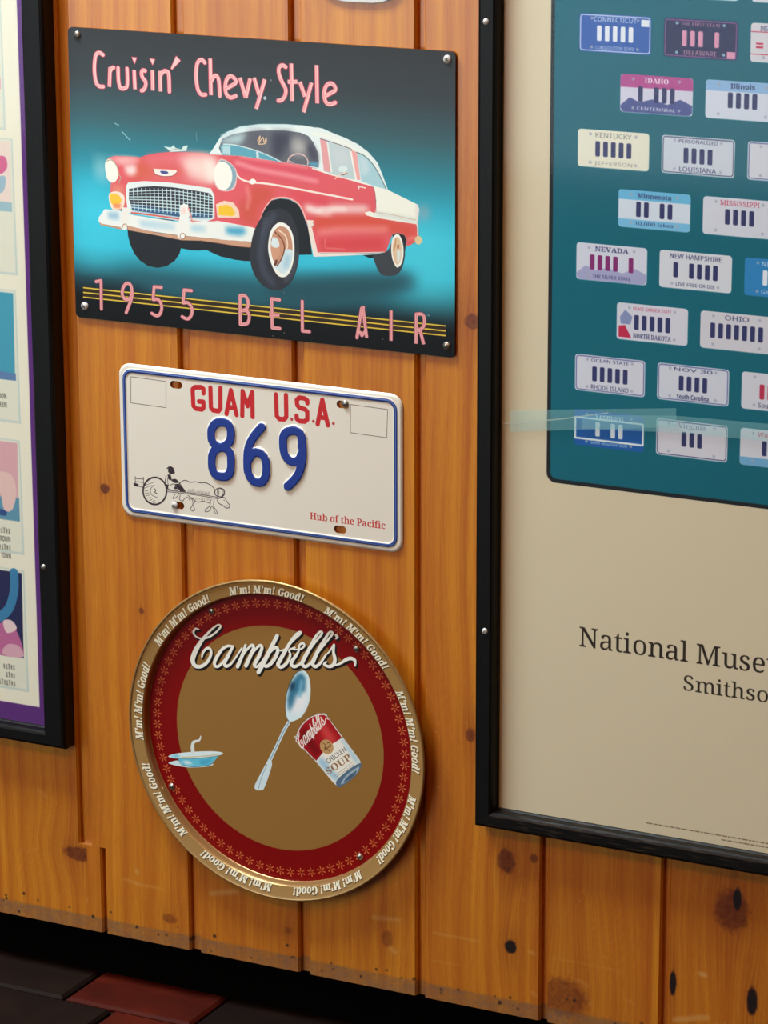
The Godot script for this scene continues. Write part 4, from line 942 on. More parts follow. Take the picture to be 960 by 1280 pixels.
const SCRIPT := [
	[[78.3, 66.3, 74.6, 66.2, 72.2, 69.8, 73.9, 73.4, 78.3, 75.2, 83.9, 74.9, 90.7, 71.7, 97.4, 66.5, 102.4, 60.7, 102.2, 58.7, 98.9, 59.2, 93.0, 64.0, 86.4, 71.0, 80.5, 78.4, 75.2, 86.7, 71.7, 94.3, 70.7, 99.6, 73.2, 104.1, 79.5, 104.0, 86.3, 99.2, 90.7, 91.8, 91.5, 86.6, 89.3, 83.9, 85.5, 85.4, 82.3, 89.7, 81.1, 93.8], [1.4, 2.2, 2.6, 2.0, 1.8, 2.0, 2.2, 2.0, 2.0, 1.8, 1.8, 2.2, 2.8, 4.0, 5.0, 5.2, 5.0, 4.4, 3.6, 3.2, 3.0, 3.0, 2.8, 2.6, 2.4, 2.0]],
	[[115.8, 78.5, 110.5, 78.6, 104.3, 82.5, 98.6, 90.5, 95.2, 97.1, 95.9, 101.2, 100.1, 100.4, 106.4, 93.4, 112.6, 83.9, 116.0, 78.4], [2.4, 2.8, 3.0, 3.4, 3.6, 3.4, 2.8, 2.2, 2.4, 2.6]],
	[[116.0, 78.2, 110.3, 88.8, 106.4, 95.9, 107.5, 99.6, 112.4, 97.2, 117.8, 90.5, 125.7, 78.7], [2.6, 3.6, 4.0, 3.6, 2.6, 1.8, 1.8]],
	[[129.9, 75.0, 125.8, 86.5, 120.6, 98.1], [2.6, 3.6, 4.0]],
	[[123.5, 91.9, 130.3, 80.8, 136.4, 74.3, 138.8, 75.8, 136.0, 83.1, 129.9, 95.9], [1.4, 2.0, 3.0, 3.4, 3.8, 4.0]],
	[[132.4, 90.7, 139.4, 79.7, 145.4, 73.2, 148.0, 74.9, 144.6, 83.9, 139.4, 93.3, 141.8, 95.2, 146.2, 91.1, 152.1, 82.8], [1.4, 2.0, 3.0, 3.4, 3.8, 3.8, 3.0, 2.2, 1.8]],
	[[164.8, 60.5, 157.6, 74.4, 148.5, 92.1, 143.6, 100.5], [3.9, 4.3, 4.3, 4.3]],
	[[152.9, 83.8, 158.5, 76.5, 163.5, 72.5, 165.3, 75.3, 162.4, 82.7, 156.6, 90.5, 151.6, 93.4, 148.8, 91.4], [1.7, 2.4, 3.2, 3.7, 3.7, 3.7, 3.2, 2.6]],
	[[164.2, 74.1, 169.1, 75.0, 174.6, 72.0], [1.7, 1.7, 1.7]],
	[[173.9, 73.2, 181.3, 63.7, 188.9, 56.1, 190.6, 53.5, 187.3, 54.6, 181.3, 61.5, 174.3, 73.1, 168.1, 83.8, 165.2, 89.9, 168.9, 91.6, 175.1, 86.3, 178.8, 77.9, 177.6, 73.3, 184.0, 69.8], [1.7, 2.2, 2.4, 2.4, 2.4, 2.8, 3.7, 4.1, 4.1, 3.5, 3.0, 2.6, 1.9, 1.7]],
	[[182.1, 72.0, 190.1, 70.4, 194.2, 66.4, 192.3, 64.1, 188.8, 66.9, 188.2, 71.8, 185.1, 77.7, 181.1, 83.1, 179.8, 87.4, 183.3, 89.0, 189.5, 85.1, 195.9, 76.1], [1.7, 1.7, 2.4, 2.4, 2.2, 2.2, 3.0, 3.7, 3.9, 3.5, 2.4, 1.9]],
	[[195.5, 76.6, 204.5, 63.2, 212.0, 53.7, 213.5, 50.5, 210.7, 50.6, 205.7, 57.0, 199.8, 68.4, 193.8, 79.3, 191.6, 85.0, 195.1, 87.3, 201.0, 82.6, 207.2, 73.4], [1.9, 2.2, 2.4, 2.4, 2.4, 2.8, 3.7, 4.1, 4.1, 3.5, 2.6, 1.9]],
	[[206.7, 74.1, 216.2, 61.5, 223.4, 52.3, 224.9, 49.3, 221.6, 49.1, 216.9, 55.8, 210.3, 66.9, 204.8, 77.9, 202.9, 83.6, 206.1, 85.7, 211.6, 81.0, 217.7, 71.5], [1.9, 2.2, 2.4, 2.4, 2.4, 2.8, 3.7, 4.1, 4.1, 3.5, 2.6, 1.9]],
	[[216.1, 73.7, 221.5, 67.9, 226.2, 60.6, 225.4, 68.0, 227.0, 75.3, 225.3, 81.0, 220.6, 83.6, 215.5, 82.2, 217.6, 79.3], [1.3, 1.7, 1.9, 3.2, 3.9, 3.7, 3.2, 3.0, 1.9]],
	[[223.9, 82.5, 232.3, 78.9, 239.3, 73.8, 244.4, 72.0, 248.3, 73.6, 248.5, 78.7], [1.5, 2.4, 3.5, 3.7, 3.5, 1.7]],
	[[228.3, 51.2, 229.7, 52.7, 228.1, 54.7], [2.8, 3.0, 1.5]]]

func script_word(k: Sheet, xf: Transform2D, grow: float, c: Color) -> void:
	for st in SCRIPT:
		var w := []
		for x in st[1]:
			w.append(x * xf.get_scale().x + grow)
		k.brush(xf * curve(st[0]), w, c)

func draw_tray() -> Sheet:
	var k := Sheet.new(330, 330, 4.2, C(150, 116, 66), TRAY_GAIN)
	var mid := Vector2(165, 165)
	k.poly(ring_pts(mid, 147.5, 180), C(118, 4, 3))
	for i in 74:
		var a := TAU * i / 74.0
		var p := mid + Vector2(sin(a), -cos(a)) * 136.0
		for j in 6:
			var d := Vector2.from_angle(a + TAU * j / 6.0 + PI / 2) * 4.0
			k.brush([p.x + d.x * 0.25, p.y + d.y * 0.25, p.x + d.x, p.y + d.y], [0.6, 1.5], C(196, 112, 60), 0.85)
	k.poly(ring_pts(mid, 113.6, 160), C(137, 100, 48))
	for rep in 9:
		rim_text(k, mid, deg_to_rad(-3.0 + 40.0 * rep), Vector2(0.7, 0.7), C(54, 34, 18))
		rim_text(k, mid, deg_to_rad(-3.0 + 40.0 * rep), Vector2.ZERO, C(236, 222, 196))
	script_word(k, Transform2D(0.0, Vector2(1.5, 1.7)), 0.9, C(28, 20, 18))
	script_word(k, Transform2D.IDENTITY, 0.0, C(226, 226, 214))
	# spoon
	k.poly(curve([192.0, 91.5, 197.3, 94.3, 200.0, 102.4, 200.2, 115.2, 197.0, 127.2, 190.7, 138.2, 182.9, 143.7, 176.7, 145.5, 173.7, 140.8, 172.6, 129.4, 174.7, 116.2, 180.3, 102.5, 185.8, 94.5], true), C(206, 226, 228), 1)
	k.soft([190.9, 94.1, 195.4, 98.8, 194.8, 111.8, 188.6, 116.3, 183.1, 127.8, 176.8, 136.0, 175.1, 123.3, 179.5, 106.9, 185.8, 97.4], C(52, 112, 140), 2, 1)
	k.soft([178.7, 107.0, 183.4, 103.4, 183.3, 110.6, 177.8, 115.7], C(34, 60, 84), 1.5, 1)
	k.soft([185.5, 116.7, 197.1, 115.7, 193.9, 129.1, 184.5, 137.7, 179.9, 135.5], C(226, 238, 238), 3, 1)
	k.soft([189.9, 99.6, 192.6, 102.1, 190.1, 119.6, 186.3, 118.8], C(120, 176, 198), 1.5, 1)
	k.poly([174.8, 145.5, 179.0, 144.8, 172.2, 156.8, 164.6, 172.5, 155.6, 191.6, 151.5, 191.1, 161.8, 170.9, 168.8, 155.9], C(196, 216, 220), 1)
	k.stroke(curve([176.7, 146.1, 170.0, 157.5, 158.5, 181.6, 154.0, 191.0]), 0.9, C(120, 150, 170), 1)
	k.poly(curve([153.1, 189.1, 157.4, 191.1, 154.1, 203.2, 148.0, 218.8, 144.2, 221.2, 139.4, 221.7, 137.6, 217.9, 143.1, 206.5], true), C(200, 218, 220), 1)
	k.stroke(curve([151.8, 193.4, 145.6, 207.5, 142.0, 219.8]), 0.8, C(140, 170, 182), 1)
	k.stroke(curve([192.0, 91.5, 185.8, 94.5, 180.3, 102.5, 174.7, 116.2, 172.6, 129.4, 173.7, 140.8, 176.7, 145.5]), 0.5, C(40, 60, 70), 1)
	# soup can
	k.poly([183.6, 164.5, 184.6, 157.8, 189.8, 146.9, 197.6, 139.1, 206.1, 134.1, 214.1, 132.0, 217.8, 133.5, 253.2, 172.9, 254.4, 177.3, 250.1, 186.3, 239.3, 196.7, 230.1, 204.3, 224.0, 200.3, 204.1, 180.7], C(206, 212, 208), 1)
	k.poly([184.2, 163.6, 186.2, 154.7, 192.2, 145.1, 199.9, 138.2, 207.7, 134.4, 214.6, 133.1, 217.8, 134.3, 234.1, 153.3, 224.3, 160.2, 215.0, 168.9, 206.0, 181.0], C(158, 22, 26), 1)
	k.soft([204.6, 138.2, 210.7, 135.8, 228.9, 156.7, 219.7, 165.3], C(196, 62, 60), 3, 1)
	k.soft([187.4, 157.4, 193.7, 147.8, 211.9, 170.8, 207.2, 178.8], C(112, 10, 14), 3, 1)
	k.poly([206.0, 181.0, 215.0, 169.2, 224.3, 160.5, 234.1, 153.5, 252.6, 174.4, 245.5, 181.3, 237.9, 188.3, 227.0, 199.5, 224.0, 200.3], C(226, 224, 210), 1)
	k.soft([207.2, 181.7, 211.9, 175.9, 230.2, 193.8, 227.1, 198.7], C(150, 190, 210), 2, 1)
	k.soft([232.0, 154.7, 234.1, 153.8, 252.6, 174.4, 248.6, 177.2], C(170, 200, 212), 1.5, 1)
	k.poly(curve([230.1, 204.3, 227.4, 198.6, 236.3, 188.5, 246.3, 180.0, 253.9, 175.6, 254.1, 179.9, 248.5, 189.4, 239.3, 197.8], true), C(84, 108, 128), 1)
	k.poly(curve([232.4, 200.7, 237.8, 191.2, 247.0, 183.1, 252.2, 179.6, 250.1, 185.6, 240.9, 195.0], true), C(150, 172, 186), 1)
	k.poly(curve([235.5, 198.0, 240.1, 191.5, 247.0, 185.7, 249.8, 183.8, 247.0, 189.0, 241.6, 194.2], true), C(70, 92, 112), 1)
	k.stroke(curve([184.2, 164.4, 186.2, 154.7, 192.2, 145.1, 199.9, 138.2, 207.7, 134.1, 214.6, 131.9, 217.8, 133.2]), 1, C(200, 204, 206), 1)
	k.poly(circle([217.4, 164.9], 7.4), C(184, 146, 96), 1)
	k.stroke(curve([213.5, 161.9, 216.6, 163.6, 215.0, 166.7, 218.9, 165.4, 221.2, 162.2]), 0.9, C(110, 74, 44), 1)
	k.stroke(curve([214.3, 169.0, 217.3, 167.1, 220.4, 168.8]), 0.9, C(110, 74, 44), 1)
	k.stroke(curve([218.2, 161.2, 220.5, 160.1, 222.0, 163.5]), 0.9, C(110, 74, 44), 1)
	k.text("CHICKEN", "sans", [218.9, 182.1], 25.9, 4.6, C(60, 60, 66), -0.6864, 0)
	k.text("SOUP", "serif_bold", [218.8, 193.4], 32.6, 6.6, C(140, 104, 64), -0.6692, 0)
	k.stroke([225.6, 193.1, 239.4, 181.4, 245.6, 175.5], 0.45, C(150, 150, 140), 1)
	k.stroke([227.1, 194.3, 241.9, 182.2, 247.1, 177.3], 0.45, C(150, 150, 140), 1)
	# soup plate with steam
	k.poly(curve([41.2, 209.0, 50.3, 205.4, 54.1, 205.8, 58.8, 208.4, 73.9, 207.7, 88.1, 203.9, 91.8, 201.8, 88.5, 205.2, 69.1, 209.8, 56.8, 210.9, 43.6, 210.5], true), C(196, 220, 222), 1)
	k.poly([50.9, 202.9, 69.3, 200.4, 97.2, 193.6, 92.8, 199.5, 88.2, 203.8, 78.6, 207.1, 69.2, 209.0, 57.8, 209.1, 53.9, 205.9], C(96, 186, 206), 1)
	k.soft([57.0, 204.8, 64.5, 204.0, 69.2, 206.7, 59.7, 207.8], C(216, 234, 232), 1.2, 1)
	k.soft([76.9, 200.7, 91.9, 197.0, 86.2, 203.6, 76.7, 205.9], C(70, 160, 190), 1.2, 1)
	k.stroke(curve([52.7, 204.6, 56.1, 208.8, 69.1, 209.1, 84.3, 205.3, 89.0, 203.5]), 0.5, C(40, 90, 120), 1)
	k.poly(curve([41.2, 202.1, 50.5, 198.0, 69.5, 193.3, 88.3, 189.7, 99.6, 188.7, 103.0, 189.7, 99.5, 192.0, 88.2, 195.5, 69.3, 200.3, 52.3, 203.0, 43.7, 203.5], true), C(208, 230, 230), 1)
	k.stroke(curve([56.1, 201.2, 71.3, 198.2, 88.2, 194.3, 96.7, 191.6]), 1, C(196, 180, 140), 1)
	k.soft([41.9, 202.0, 50.5, 199.1, 55.2, 200.7, 48.5, 202.7], C(110, 190, 210), 1, 1)
	k.stroke(curve([43.7, 203.6, 52.3, 203.2, 69.3, 200.6, 88.2, 195.9, 99.5, 192.4]), 0.5, C(60, 110, 130), 1)
	k.brush(curve([69.0, 193.7, 68.5, 188.6, 69.7, 183.7, 72.7, 181.8, 76.1, 180.5, 77.7, 177.7, 78.0, 175.5]), [4.4, 4.0, 3.2, 2.6, 2.2, 1.6, 0.8], C(206, 216, 208))
	# the same word small on the can
	var small := Transform2D(-0.66, Vector2(0.245, 0.34), 0.0, Vector2(190, 172)) * Transform2D(0.0, Vector2(-67, -107))
	script_word(k, small, 0.35, C(226, 216, 206))
	return k

func ring_pts(mid: Vector2, r: float, n: int) -> PackedVector2Array:
	var p := PackedVector2Array()
	for i in n:
		p.append(mid + Vector2.from_angle(TAU * i / n) * r)
	return p

func rim_text(k: Sheet, mid: Vector2, centre: float, shift: Vector2, c: Color) -> void:
	var t := "M'm! M'm! Good!"
	var total := 79.0
	var r := 148.2
	var full := Sheet.glyphs(t, "serif_bold")
	var unit: float = total / (full[4] - full[3])
	var upto := ""
	for i in t.length():
		upto += t[i]
		if t[i] == " ":
			continue
		var g := Sheet.glyphs(upto, "serif_bold")
		var own := Sheet.glyphs(t[i], "serif_bold")
		var x: float = (g[4] - full[3] - (own[4] - own[3]) * 0.5) * unit - total * 0.5
		var a := centre + x / r
		var cons := []
		for tri in own[0]:
			var m := PackedVector2Array()
			for v in tri:
				var p := Vector2((v.x - (own[3] + own[4]) * 0.5) * unit, (v.y - own[1]) * 7.8 / own[2])
				p.x += p.y * 0.22
				var aa := a + p.x / (r + 4.0)
				m.append((mid + Vector2(sin(aa), -cos(aa)) * (r + p.y) + shift) * k.s)
			cons.append(m)
		for sh in [Vector2(-0.28, 0), Vector2(0.28, 0), Vector2(0, 0.22), Vector2(0, -0.22)]:
			var fat := []
			for q in cons:
				fat.append(Transform2D(0.0, sh * k.s) * q)
			Sheet.fill(k.im, fat, k.ink(c), 1.0)

func number_plate(k: Sheet, x: float, y: float, d: Dictionary) -> void:
	# a generic licence plate in a printed collection: colours, border, state name and plain blocks for its serial
	var w := 67.5
	var h := 33.2
	var r := rounded(x, y, x + w, y + h, 3.0)
	k.poly(r, d.bg)
	if d.has("top"):
		k.poly([x + 2.5, y, x + w - 2.5, y, x + w, y + 2.5, x + w, y + h * d.get("topto", 0.26), x, y + h * d.get("topto", 0.26), x, y + 2.5], d.top)
	if d.has("low"):
		k.poly([x, y + h * 0.78, x + w, y + h * 0.78, x + w, y + h - 2.5, x + w - 2.5, y + h, x + 2.5, y + h, x, y + h - 2.5], d.low)
	if d.has("hill"):
		k.poly([x + 0.5, y + h * 0.82, x + 9, y + h * 0.6, x + 18, y + h * 0.72, x + 30, y + h * 0.62, x + 44, y + h * 0.74, x + 56, y + h * 0.58, x + w - 0.5, y + h * 0.72, x + w - 0.5, y + h - 3, x + w - 3, y + h - 0.3, x + 3, y + h - 0.3, x + 0.5, y + h - 3], d.hill)
	if d.has("edge"):
		k.stroke(closed_ring(rounded(x + 1.3, y + 1.3, x + w - 1.3, y + h - 1.3, 2.4)), 0.8, d.edge)
	if d.has("box"):
		k.stroke([x + 1, y + 7.5, x + w - 1, y + 7.5, x + w - 1, y + h - 6.5, x + 1, y + h - 6.5, x + 1, y + 7.5], 1.8, d.box)
	for c in [[12, 4], [55, 4], [12, 29], [55, 29]]:
		k.poly(circle([x + c[0], y + c[1]], 1.4), d.get("bolt", C(160, 164, 178)), 0.8)
	var nc: Color = d.get("ink", C(48, 52, 96))
	var tw: float = d.get("tw", 36.0)
	if d.name_at == 0:
		k.text(d.name, d.get("face", "sans"), [x + w * 0.5 - tw * 0.5, y + 6.6], tw, 4.2, d.get("name_ink", nc))
	else:
		k.text(d.name, d.get("face", "sans"), [x + w * 0.5 - tw * 0.5, y + 30.8], tw, 4.2, d.get("name_ink", nc))
	if d.has("motto"):
		var ty := 30.6 if d.name_at == 0 else 5.8
		k.text(d.motto, "sans", [x + w * 0.5 - 18.0, y + ty], 36.0, 3.0, d.get("motto_ink", nc))
	# plain serial blocks
	var n: int = d.get("n", 5)
	var cw := 7.4
	var x0 := x + w * 0.5 - n * cw * 0.5
	for i in n:
		if i == d.get("gap", -1):
			continue
		k.poly(rounded(x0 + i * cw + 1.5, y + 10.0, x0 + i * cw + 5.9, y + 23.4, 1.2), nc)

func draw_collection() -> Sheet:
	# origin x 0.245, y 0.550
	var k := Sheet.new(620, 864, 2.0, C(212, 196, 164), POSTER_GAIN)
	k.poly(rounded(55.0, 40.0, 561.0, 538.0, 9.0), C(22, 28, 32))
	k.poly(rounded(58.6, 43.6, 557.4, 534.4, 6.4), C(0, 96, 112))
	var wh := C(206, 206, 212)
	var navy := C(46, 50, 96)
	var rows := [
		["ALABAMA", "ALASKA", "ARIZONA", "ARKANSAS", "CALIFORNIA", "COLORADO"],
		["CONNECTICUT", "DELAWARE", "DISTRICT OF COLUMBIA", "FLORIDA", "GEORGIA", "HAWAII"],
		["IDAHO", "Illinois", "INDIANA", "IOWA", "KANSAS"],
		["KENTUCKY", "LOUISIANA", "MAINE", "MARYLAND", "MASSACHUSETTS", "MICHIGAN"],
		["Minnesota", "MISSISSIPPI", "MISSOURI", "MONTANA", "NEBRASKA"],
		["NEVADA", "NEW HAMPSHIRE", "NEW JERSEY", "NEW MEXICO", "NEW YORK", "NORTH CAROLINA"],
		["NORTH DAKOTA", "OHIO", "OKLAHOMA", "OREGON", "PENNSYLVANIA"],
		["RHODE ISLAND", "South Carolina", "South Dakota", "TENNESSEE", "TEXAS", "UTAH"],
		["Vermont", "Virginia", "Washington", "WEST VIRGINIA", "WISCONSIN", "WYOMING"]]
	var own := {
		"CONNECTICUT": {"bg": C(52, 92, 168), "ink": C(224, 228, 232), "edge": C(206, 218, 232), "motto": "CONSTITUTION STATE", "tw": 40.0, "n": 5},
		"DELAWARE": {"bg": C(42, 46, 84), "ink": C(216, 150, 176), "edge": C(150, 96, 150), "motto": "THE FIRST STATE", "name_at": 1, "tw": 30.0, "n": 5, "gap": 3, "bolt": C(160, 200, 214)},
		"DISTRICT OF COLUMBIA": {"bg": C(208, 206, 210), "tw": 50.0, "n": 3},
		"MAINE": {"bg": C(206, 208, 214), "edge": C(84, 96, 150), "tw": 24.0, "n": 4},
		"IDAHO": {"bg": C(206, 204, 218), "top": C(176, 72, 138), "topto": 0.34, "hill": C(76, 84, 140), "name_ink": C(232, 226, 232), "face": "serif_bold", "tw": 22.0, "motto": "CENTENNIAL", "motto_ink": C(226, 226, 234), "n": 5, "gap": 1},
		"Illinois": {"bg": C(206, 212, 222), "top": C(140, 178, 214), "topto": 0.28, "face": "sans_bold", "tw": 22.0, "n": 4},
		"KENTUCKY": {"bg": C(226, 222, 200), "name_ink": C(128, 128, 124), "motto": "JEFFERSON", "motto_ink": C(140, 140, 134), "n": 5, "tw": 34.0},
		"LOUISIANA": {"bg": C(200, 206, 214), "edge": C(60, 74, 110), "motto": "PERSONALIZED", "name_at": 1, "n": 4, "tw": 34.0},
		"Minnesota": {"bg": C(206, 214, 222), "top": C(104, 178, 212), "low": C(116, 182, 214), "face": "serif_bold", "tw": 32.0, "motto": "10,000 lakes", "n": 5, "gap": 2},
		"MISSISSIPPI": {"bg": C(206, 208, 216), "name_ink": C(186, 48, 76), "face": "serif", "tw": 36.0, "n": 4},
		"NEVADA": {"bg": C(204, 206, 216), "hill": C(160, 160, 192), "ink": C(128, 40, 104), "name_ink": navy, "face": "serif_bold", "tw": 32.0, "motto": "THE SILVER STATE", "motto_ink": navy, "n": 6, "gap": 4},
		"NEW HAMPSHIRE": {"bg": C(208, 210, 214), "tw": 48.0, "motto": "LIVE FREE OR DIE", "n": 6, "gap": 1},
		"NEW JERSEY": {"bg": C(44, 128, 184), "ink": C(222, 228, 230), "motto": "GARDEN STATE", "n": 5},
		"NORTH DAKOTA": {"bg": C(206, 204, 212), "motto": "PEACE GARDEN STATE", "motto_ink": C(186, 50, 80), "name_at": 1, "face": "serif_bold", "n": 5},
		"OHIO": {"bg": C(204, 202, 206), "tw": 22.0, "n": 7},
		"RHODE ISLAND": {"bg": C(206, 206, 214), "edge": C(84, 96, 150), "motto": "OCEAN STATE", "name_at": 1, "n": 5},
		"South Carolina": {"bg": C(204, 206, 214), "edge": C(84, 96, 150), "motto": "NOV 30", "name_at": 1, "face": "sans_bold", "tw": 30.0, "n": 4},
		"South Dakota": {"bg": C(206, 206, 212), "ink": C(182, 46, 76), "name_at": 1, "name_ink": navy, "face": "serif", "n": 5},
		"Vermont": {"bg": C(24, 88, 158), "ink": C(214, 224, 228), "box": C(220, 226, 226), "face": "serif_bold", "tw": 28.0, "motto": "Green Mountain State", "n": 4, "gap": 1},
		"Virginia": {"bg": C(206, 204, 210), "edge": C(60, 70, 110), "face": "serif", "name_ink": C(110, 116, 150), "tw": 26.0, "n": 3},
		"Washington": {"bg": C(206, 206, 212), "low": C(110, 166, 200), "name_ink": C(200, 70, 80), "face": "serif", "n": 4},
	}
	var grounds := [wh, C(206, 204, 190), C(60, 100, 170), C(196, 208, 220), C(208, 206, 200), C(40, 84, 120)]
	for r in rows.size():
		var y := 129.0 - 50.5 * 1.0 + (r - 1.0) * 50.5 + 35.0
		var off := 0.0 if r % 2 == 1 or r == 8 or r == 0 else 39.5
		for i in rows[r].size():
			var nm: String = rows[r][i]
			var d: Dictionary = own.get(nm, {})
			d["name"] = nm
			if not d.has("name_at"):
				d["name_at"] = 0
			if not d.has("bg"):
				d["bg"] = grounds[(r * 5 + i * 3) % grounds.size()]
				if d["bg"].b > d["bg"].r + 0.15:
					d["ink"] = C(220, 224, 228)
			number_plate(k, 81.8 + off + 79.2 * i, y, d)
			if nm == "CONNECTICUT" or nm == "DELAWARE":
				var q: Vector2 = Vector2(81.8 + off + 79.2 * i + 58.0, y + (3.0 if nm == "CONNECTICUT" else 26.0))
				k.poly([q.x, q.y, q.x + 7.5, q.y, q.x + 7.5, q.y + 6, q.x, q.y + 6], d["ink"])
			if nm == "NORTH DAKOTA":
				var q2 := Vector2(81.8 + off + 79.2 * i, y)
				k.poly([q2.x + 2, q2.y + 21, q2.x + 8, q2.y + 20, q2.x + 14, q2.y + 31, q2.x + 2, q2.y + 31], C(190, 40, 72))
				k.poly([q2.x + 3, q2.y + 13, q2.x + 8, q2.y + 6, q2.x + 15, q2.y + 12, q2.x + 13, q2.y + 19, q2.x + 4, q2.y + 19], C(110, 124, 168), 0.8)
			if nm == "DISTRICT OF COLUMBIA":
				var q3 := Vector2(81.8 + off + 79.2 * i, y)
				k.stroke([q3.x, q3.y + 7.5, q3.x + 67.0, q3.y + 7.5], 0.7, C(190, 60, 90))
				k.stroke([q3.x, q3.y + 26.5, q3.x + 67.0, q3.y + 26.5], 0.7, C(190, 60, 90))
				k.stroke([q3.x + 5, q3.y + 17.5, q3.x + 11.5, q3.y + 17.5], 1.5, C(190, 40, 72))
				k.stroke([q3.x + 5, q3.y + 20.5, q3.x + 11.5, q3.y + 20.5], 1.5, C(190, 40, 72))
	k.text("National Museum of American Art", "serif", [89.5, 689.4], 430.0, 18.6, C(40, 30, 22))
	k.text("Smithsonian Institution", "serif", [192.2, 716.4], 242.0, 14.2, C(40, 30, 22))
	var fine := C(96, 70, 52)
	for ln in [[158.5, 849.6, 300.0], [232.0, 853.4, 226.0]]:
		var x: float = ln[0]
		var g := RandomNumberGenerator.new()
		g.seed = int(ln[1])
		while x < ln[0] + ln[2]:
			var wd := g.randf_range(2.0, 7.0)
			k.stroke([x, ln[1], x + wd, ln[1]], 1.1, fine, 0.7)
			x += wd + 1.0
	return k

func draw_comic() -> Sheet:
	# origin x -0.760, y 0.550; the visible margin lies at its right; the scenes are plain fields of colour
	var k := Sheet.new(530, 858, 1.6, C(92, 44, 122), COMIC_GAIN)
	k.poly([24, 24, 508.0, 24, 508.0, 837.0, 24, 837.0], C(238, 234, 214))
	var rim := C(186, 206, 206)
	var paper := C(228, 228, 210)
	for pn in [
		[135.0, 218.0, 257.0, 487.0, C(120, 130, 168), []],
		[268.0, 336.0, 398.0, 495.0, C(236, 218, 208), []],
		[416.0, 503.0, 546.0, 493.0, C(70, 158, 184), ["LONDON", "QUEEN"]],
		[566.0, 646.0, 680.0, 492.0, C(220, 170, 178), ["~6", "CROWN", "~6", "TOWN"]],
		[699.0, 788.0, 823.0, 492.0, C(34, 38, 82), ["~5", "~4", "~9"]]]:
		for colm in 4:
			var x1: float = pn[3] - colm * 118.0
			var x0 := x1 - 104.0
			if x0 < 20.0:
				continue
			k.poly([x0 - 4, pn[0] - 3, x1 + 3.0, pn[0] - 3, x1 + 4, pn[2], x0 - 4, pn[2]], rim, 0.7)
			k.poly([x0 - 2, pn[0] - 2, x1 + 1.6, pn[0] - 2, x1 + 1.6, pn[2] - 2.5, x0 - 2, pn[2] - 2.5], paper)
			k.poly([x0, pn[0], x1, pn[0], x1 - 1.0, pn[1], x0, pn[1]], pn[4])
			if pn[0] == 135.0:
				k.poly([x0, 208, x1, 208, x1, 218, x0, 218], C(222, 176, 188))
			if pn[0] == 268.0:
				k.poly([x0, 324, x1, 327, x1, 336, x0, 336], C(158, 194, 206))
				k.poly(curve([x1 - 16, 284, x1 - 6, 283, x1 - 4, 293, x1 - 12, 300, x1 - 20, 296], true), C(214, 108, 150))
				k.poly(curve([x1 - 14, 303, x1 - 6, 303, x1 - 9, 316, x1 - 16, 318], true), C(160, 190, 206))
			if pn[0] == 416.0:
				k.poly([x0, 490, x1, 496, x1, 503, x0, 503], C(96, 130, 176))
			if pn[0] == 566.0:
				k.poly([x0, 624, x1, 622, x1, 646, x0, 646], C(96, 150, 176))
				k.poly([x0, 634, x1 - 14, 636, x1 - 16, 642, x0, 642], C(50, 80, 136))
				k.poly(curve([x1 - 30, 600, x1 - 10, 598, x1 - 3, 614, x1 - 8, 634, x1 - 18, 636, x1 - 22, 618], true), C(230, 196, 190))
			if pn[0] == 699.0:
				k.stroke(curve([x1 - 9, 700, x1 - 10, 720, x1 - 18, 740, x1 - 34, 752]), 10.0, C(58, 128, 174))
				k.poly(curve([x1 - 40, 772, x1 - 24, 752, x1 - 10, 758, x1 - 2, 776, x1 - 4, 787, x1 - 38, 787], true), C(188, 104, 152))
				k.poly(curve([x1 - 24, 752, x1 - 14, 750, x1 - 8, 758, x1 - 20, 764], true), C(230, 206, 208))
				k.poly(curve([x1 - 20, 776, x1 - 6, 776, x1 - 2, 787, x1 - 26, 787], true), C(216, 168, 186))
			var ly: float = pn[1] + (19.5 if pn[0] == 416.0 else 14.0)
			for t in pn[5]:
				if t[0] == "~":
					# too small to read
					for q in int(t.substr(1)):
						var qx := x1 - 13.0 - q * 2.9
						k.stroke([qx, ly, qx, ly - 5.2], 1.3, C(110, 108, 98), 0.8)
						k.stroke([qx - 1.2, ly - (q % 3) * 2.4 - 0.5, qx + 1.2, ly - (q % 3) * 2.4 - 0.5], 1.0, C(110, 108, 98), 0.7)
					ly += 8.6
					continue
				k.text(t, "sans_bold", [x1 - 12.0 - t.length() * 2.9, ly], t.length() * 2.9, 5.4, C(98, 98, 90))
				ly += 8.6
	return k

# ---------------------------------------------------------------- wood

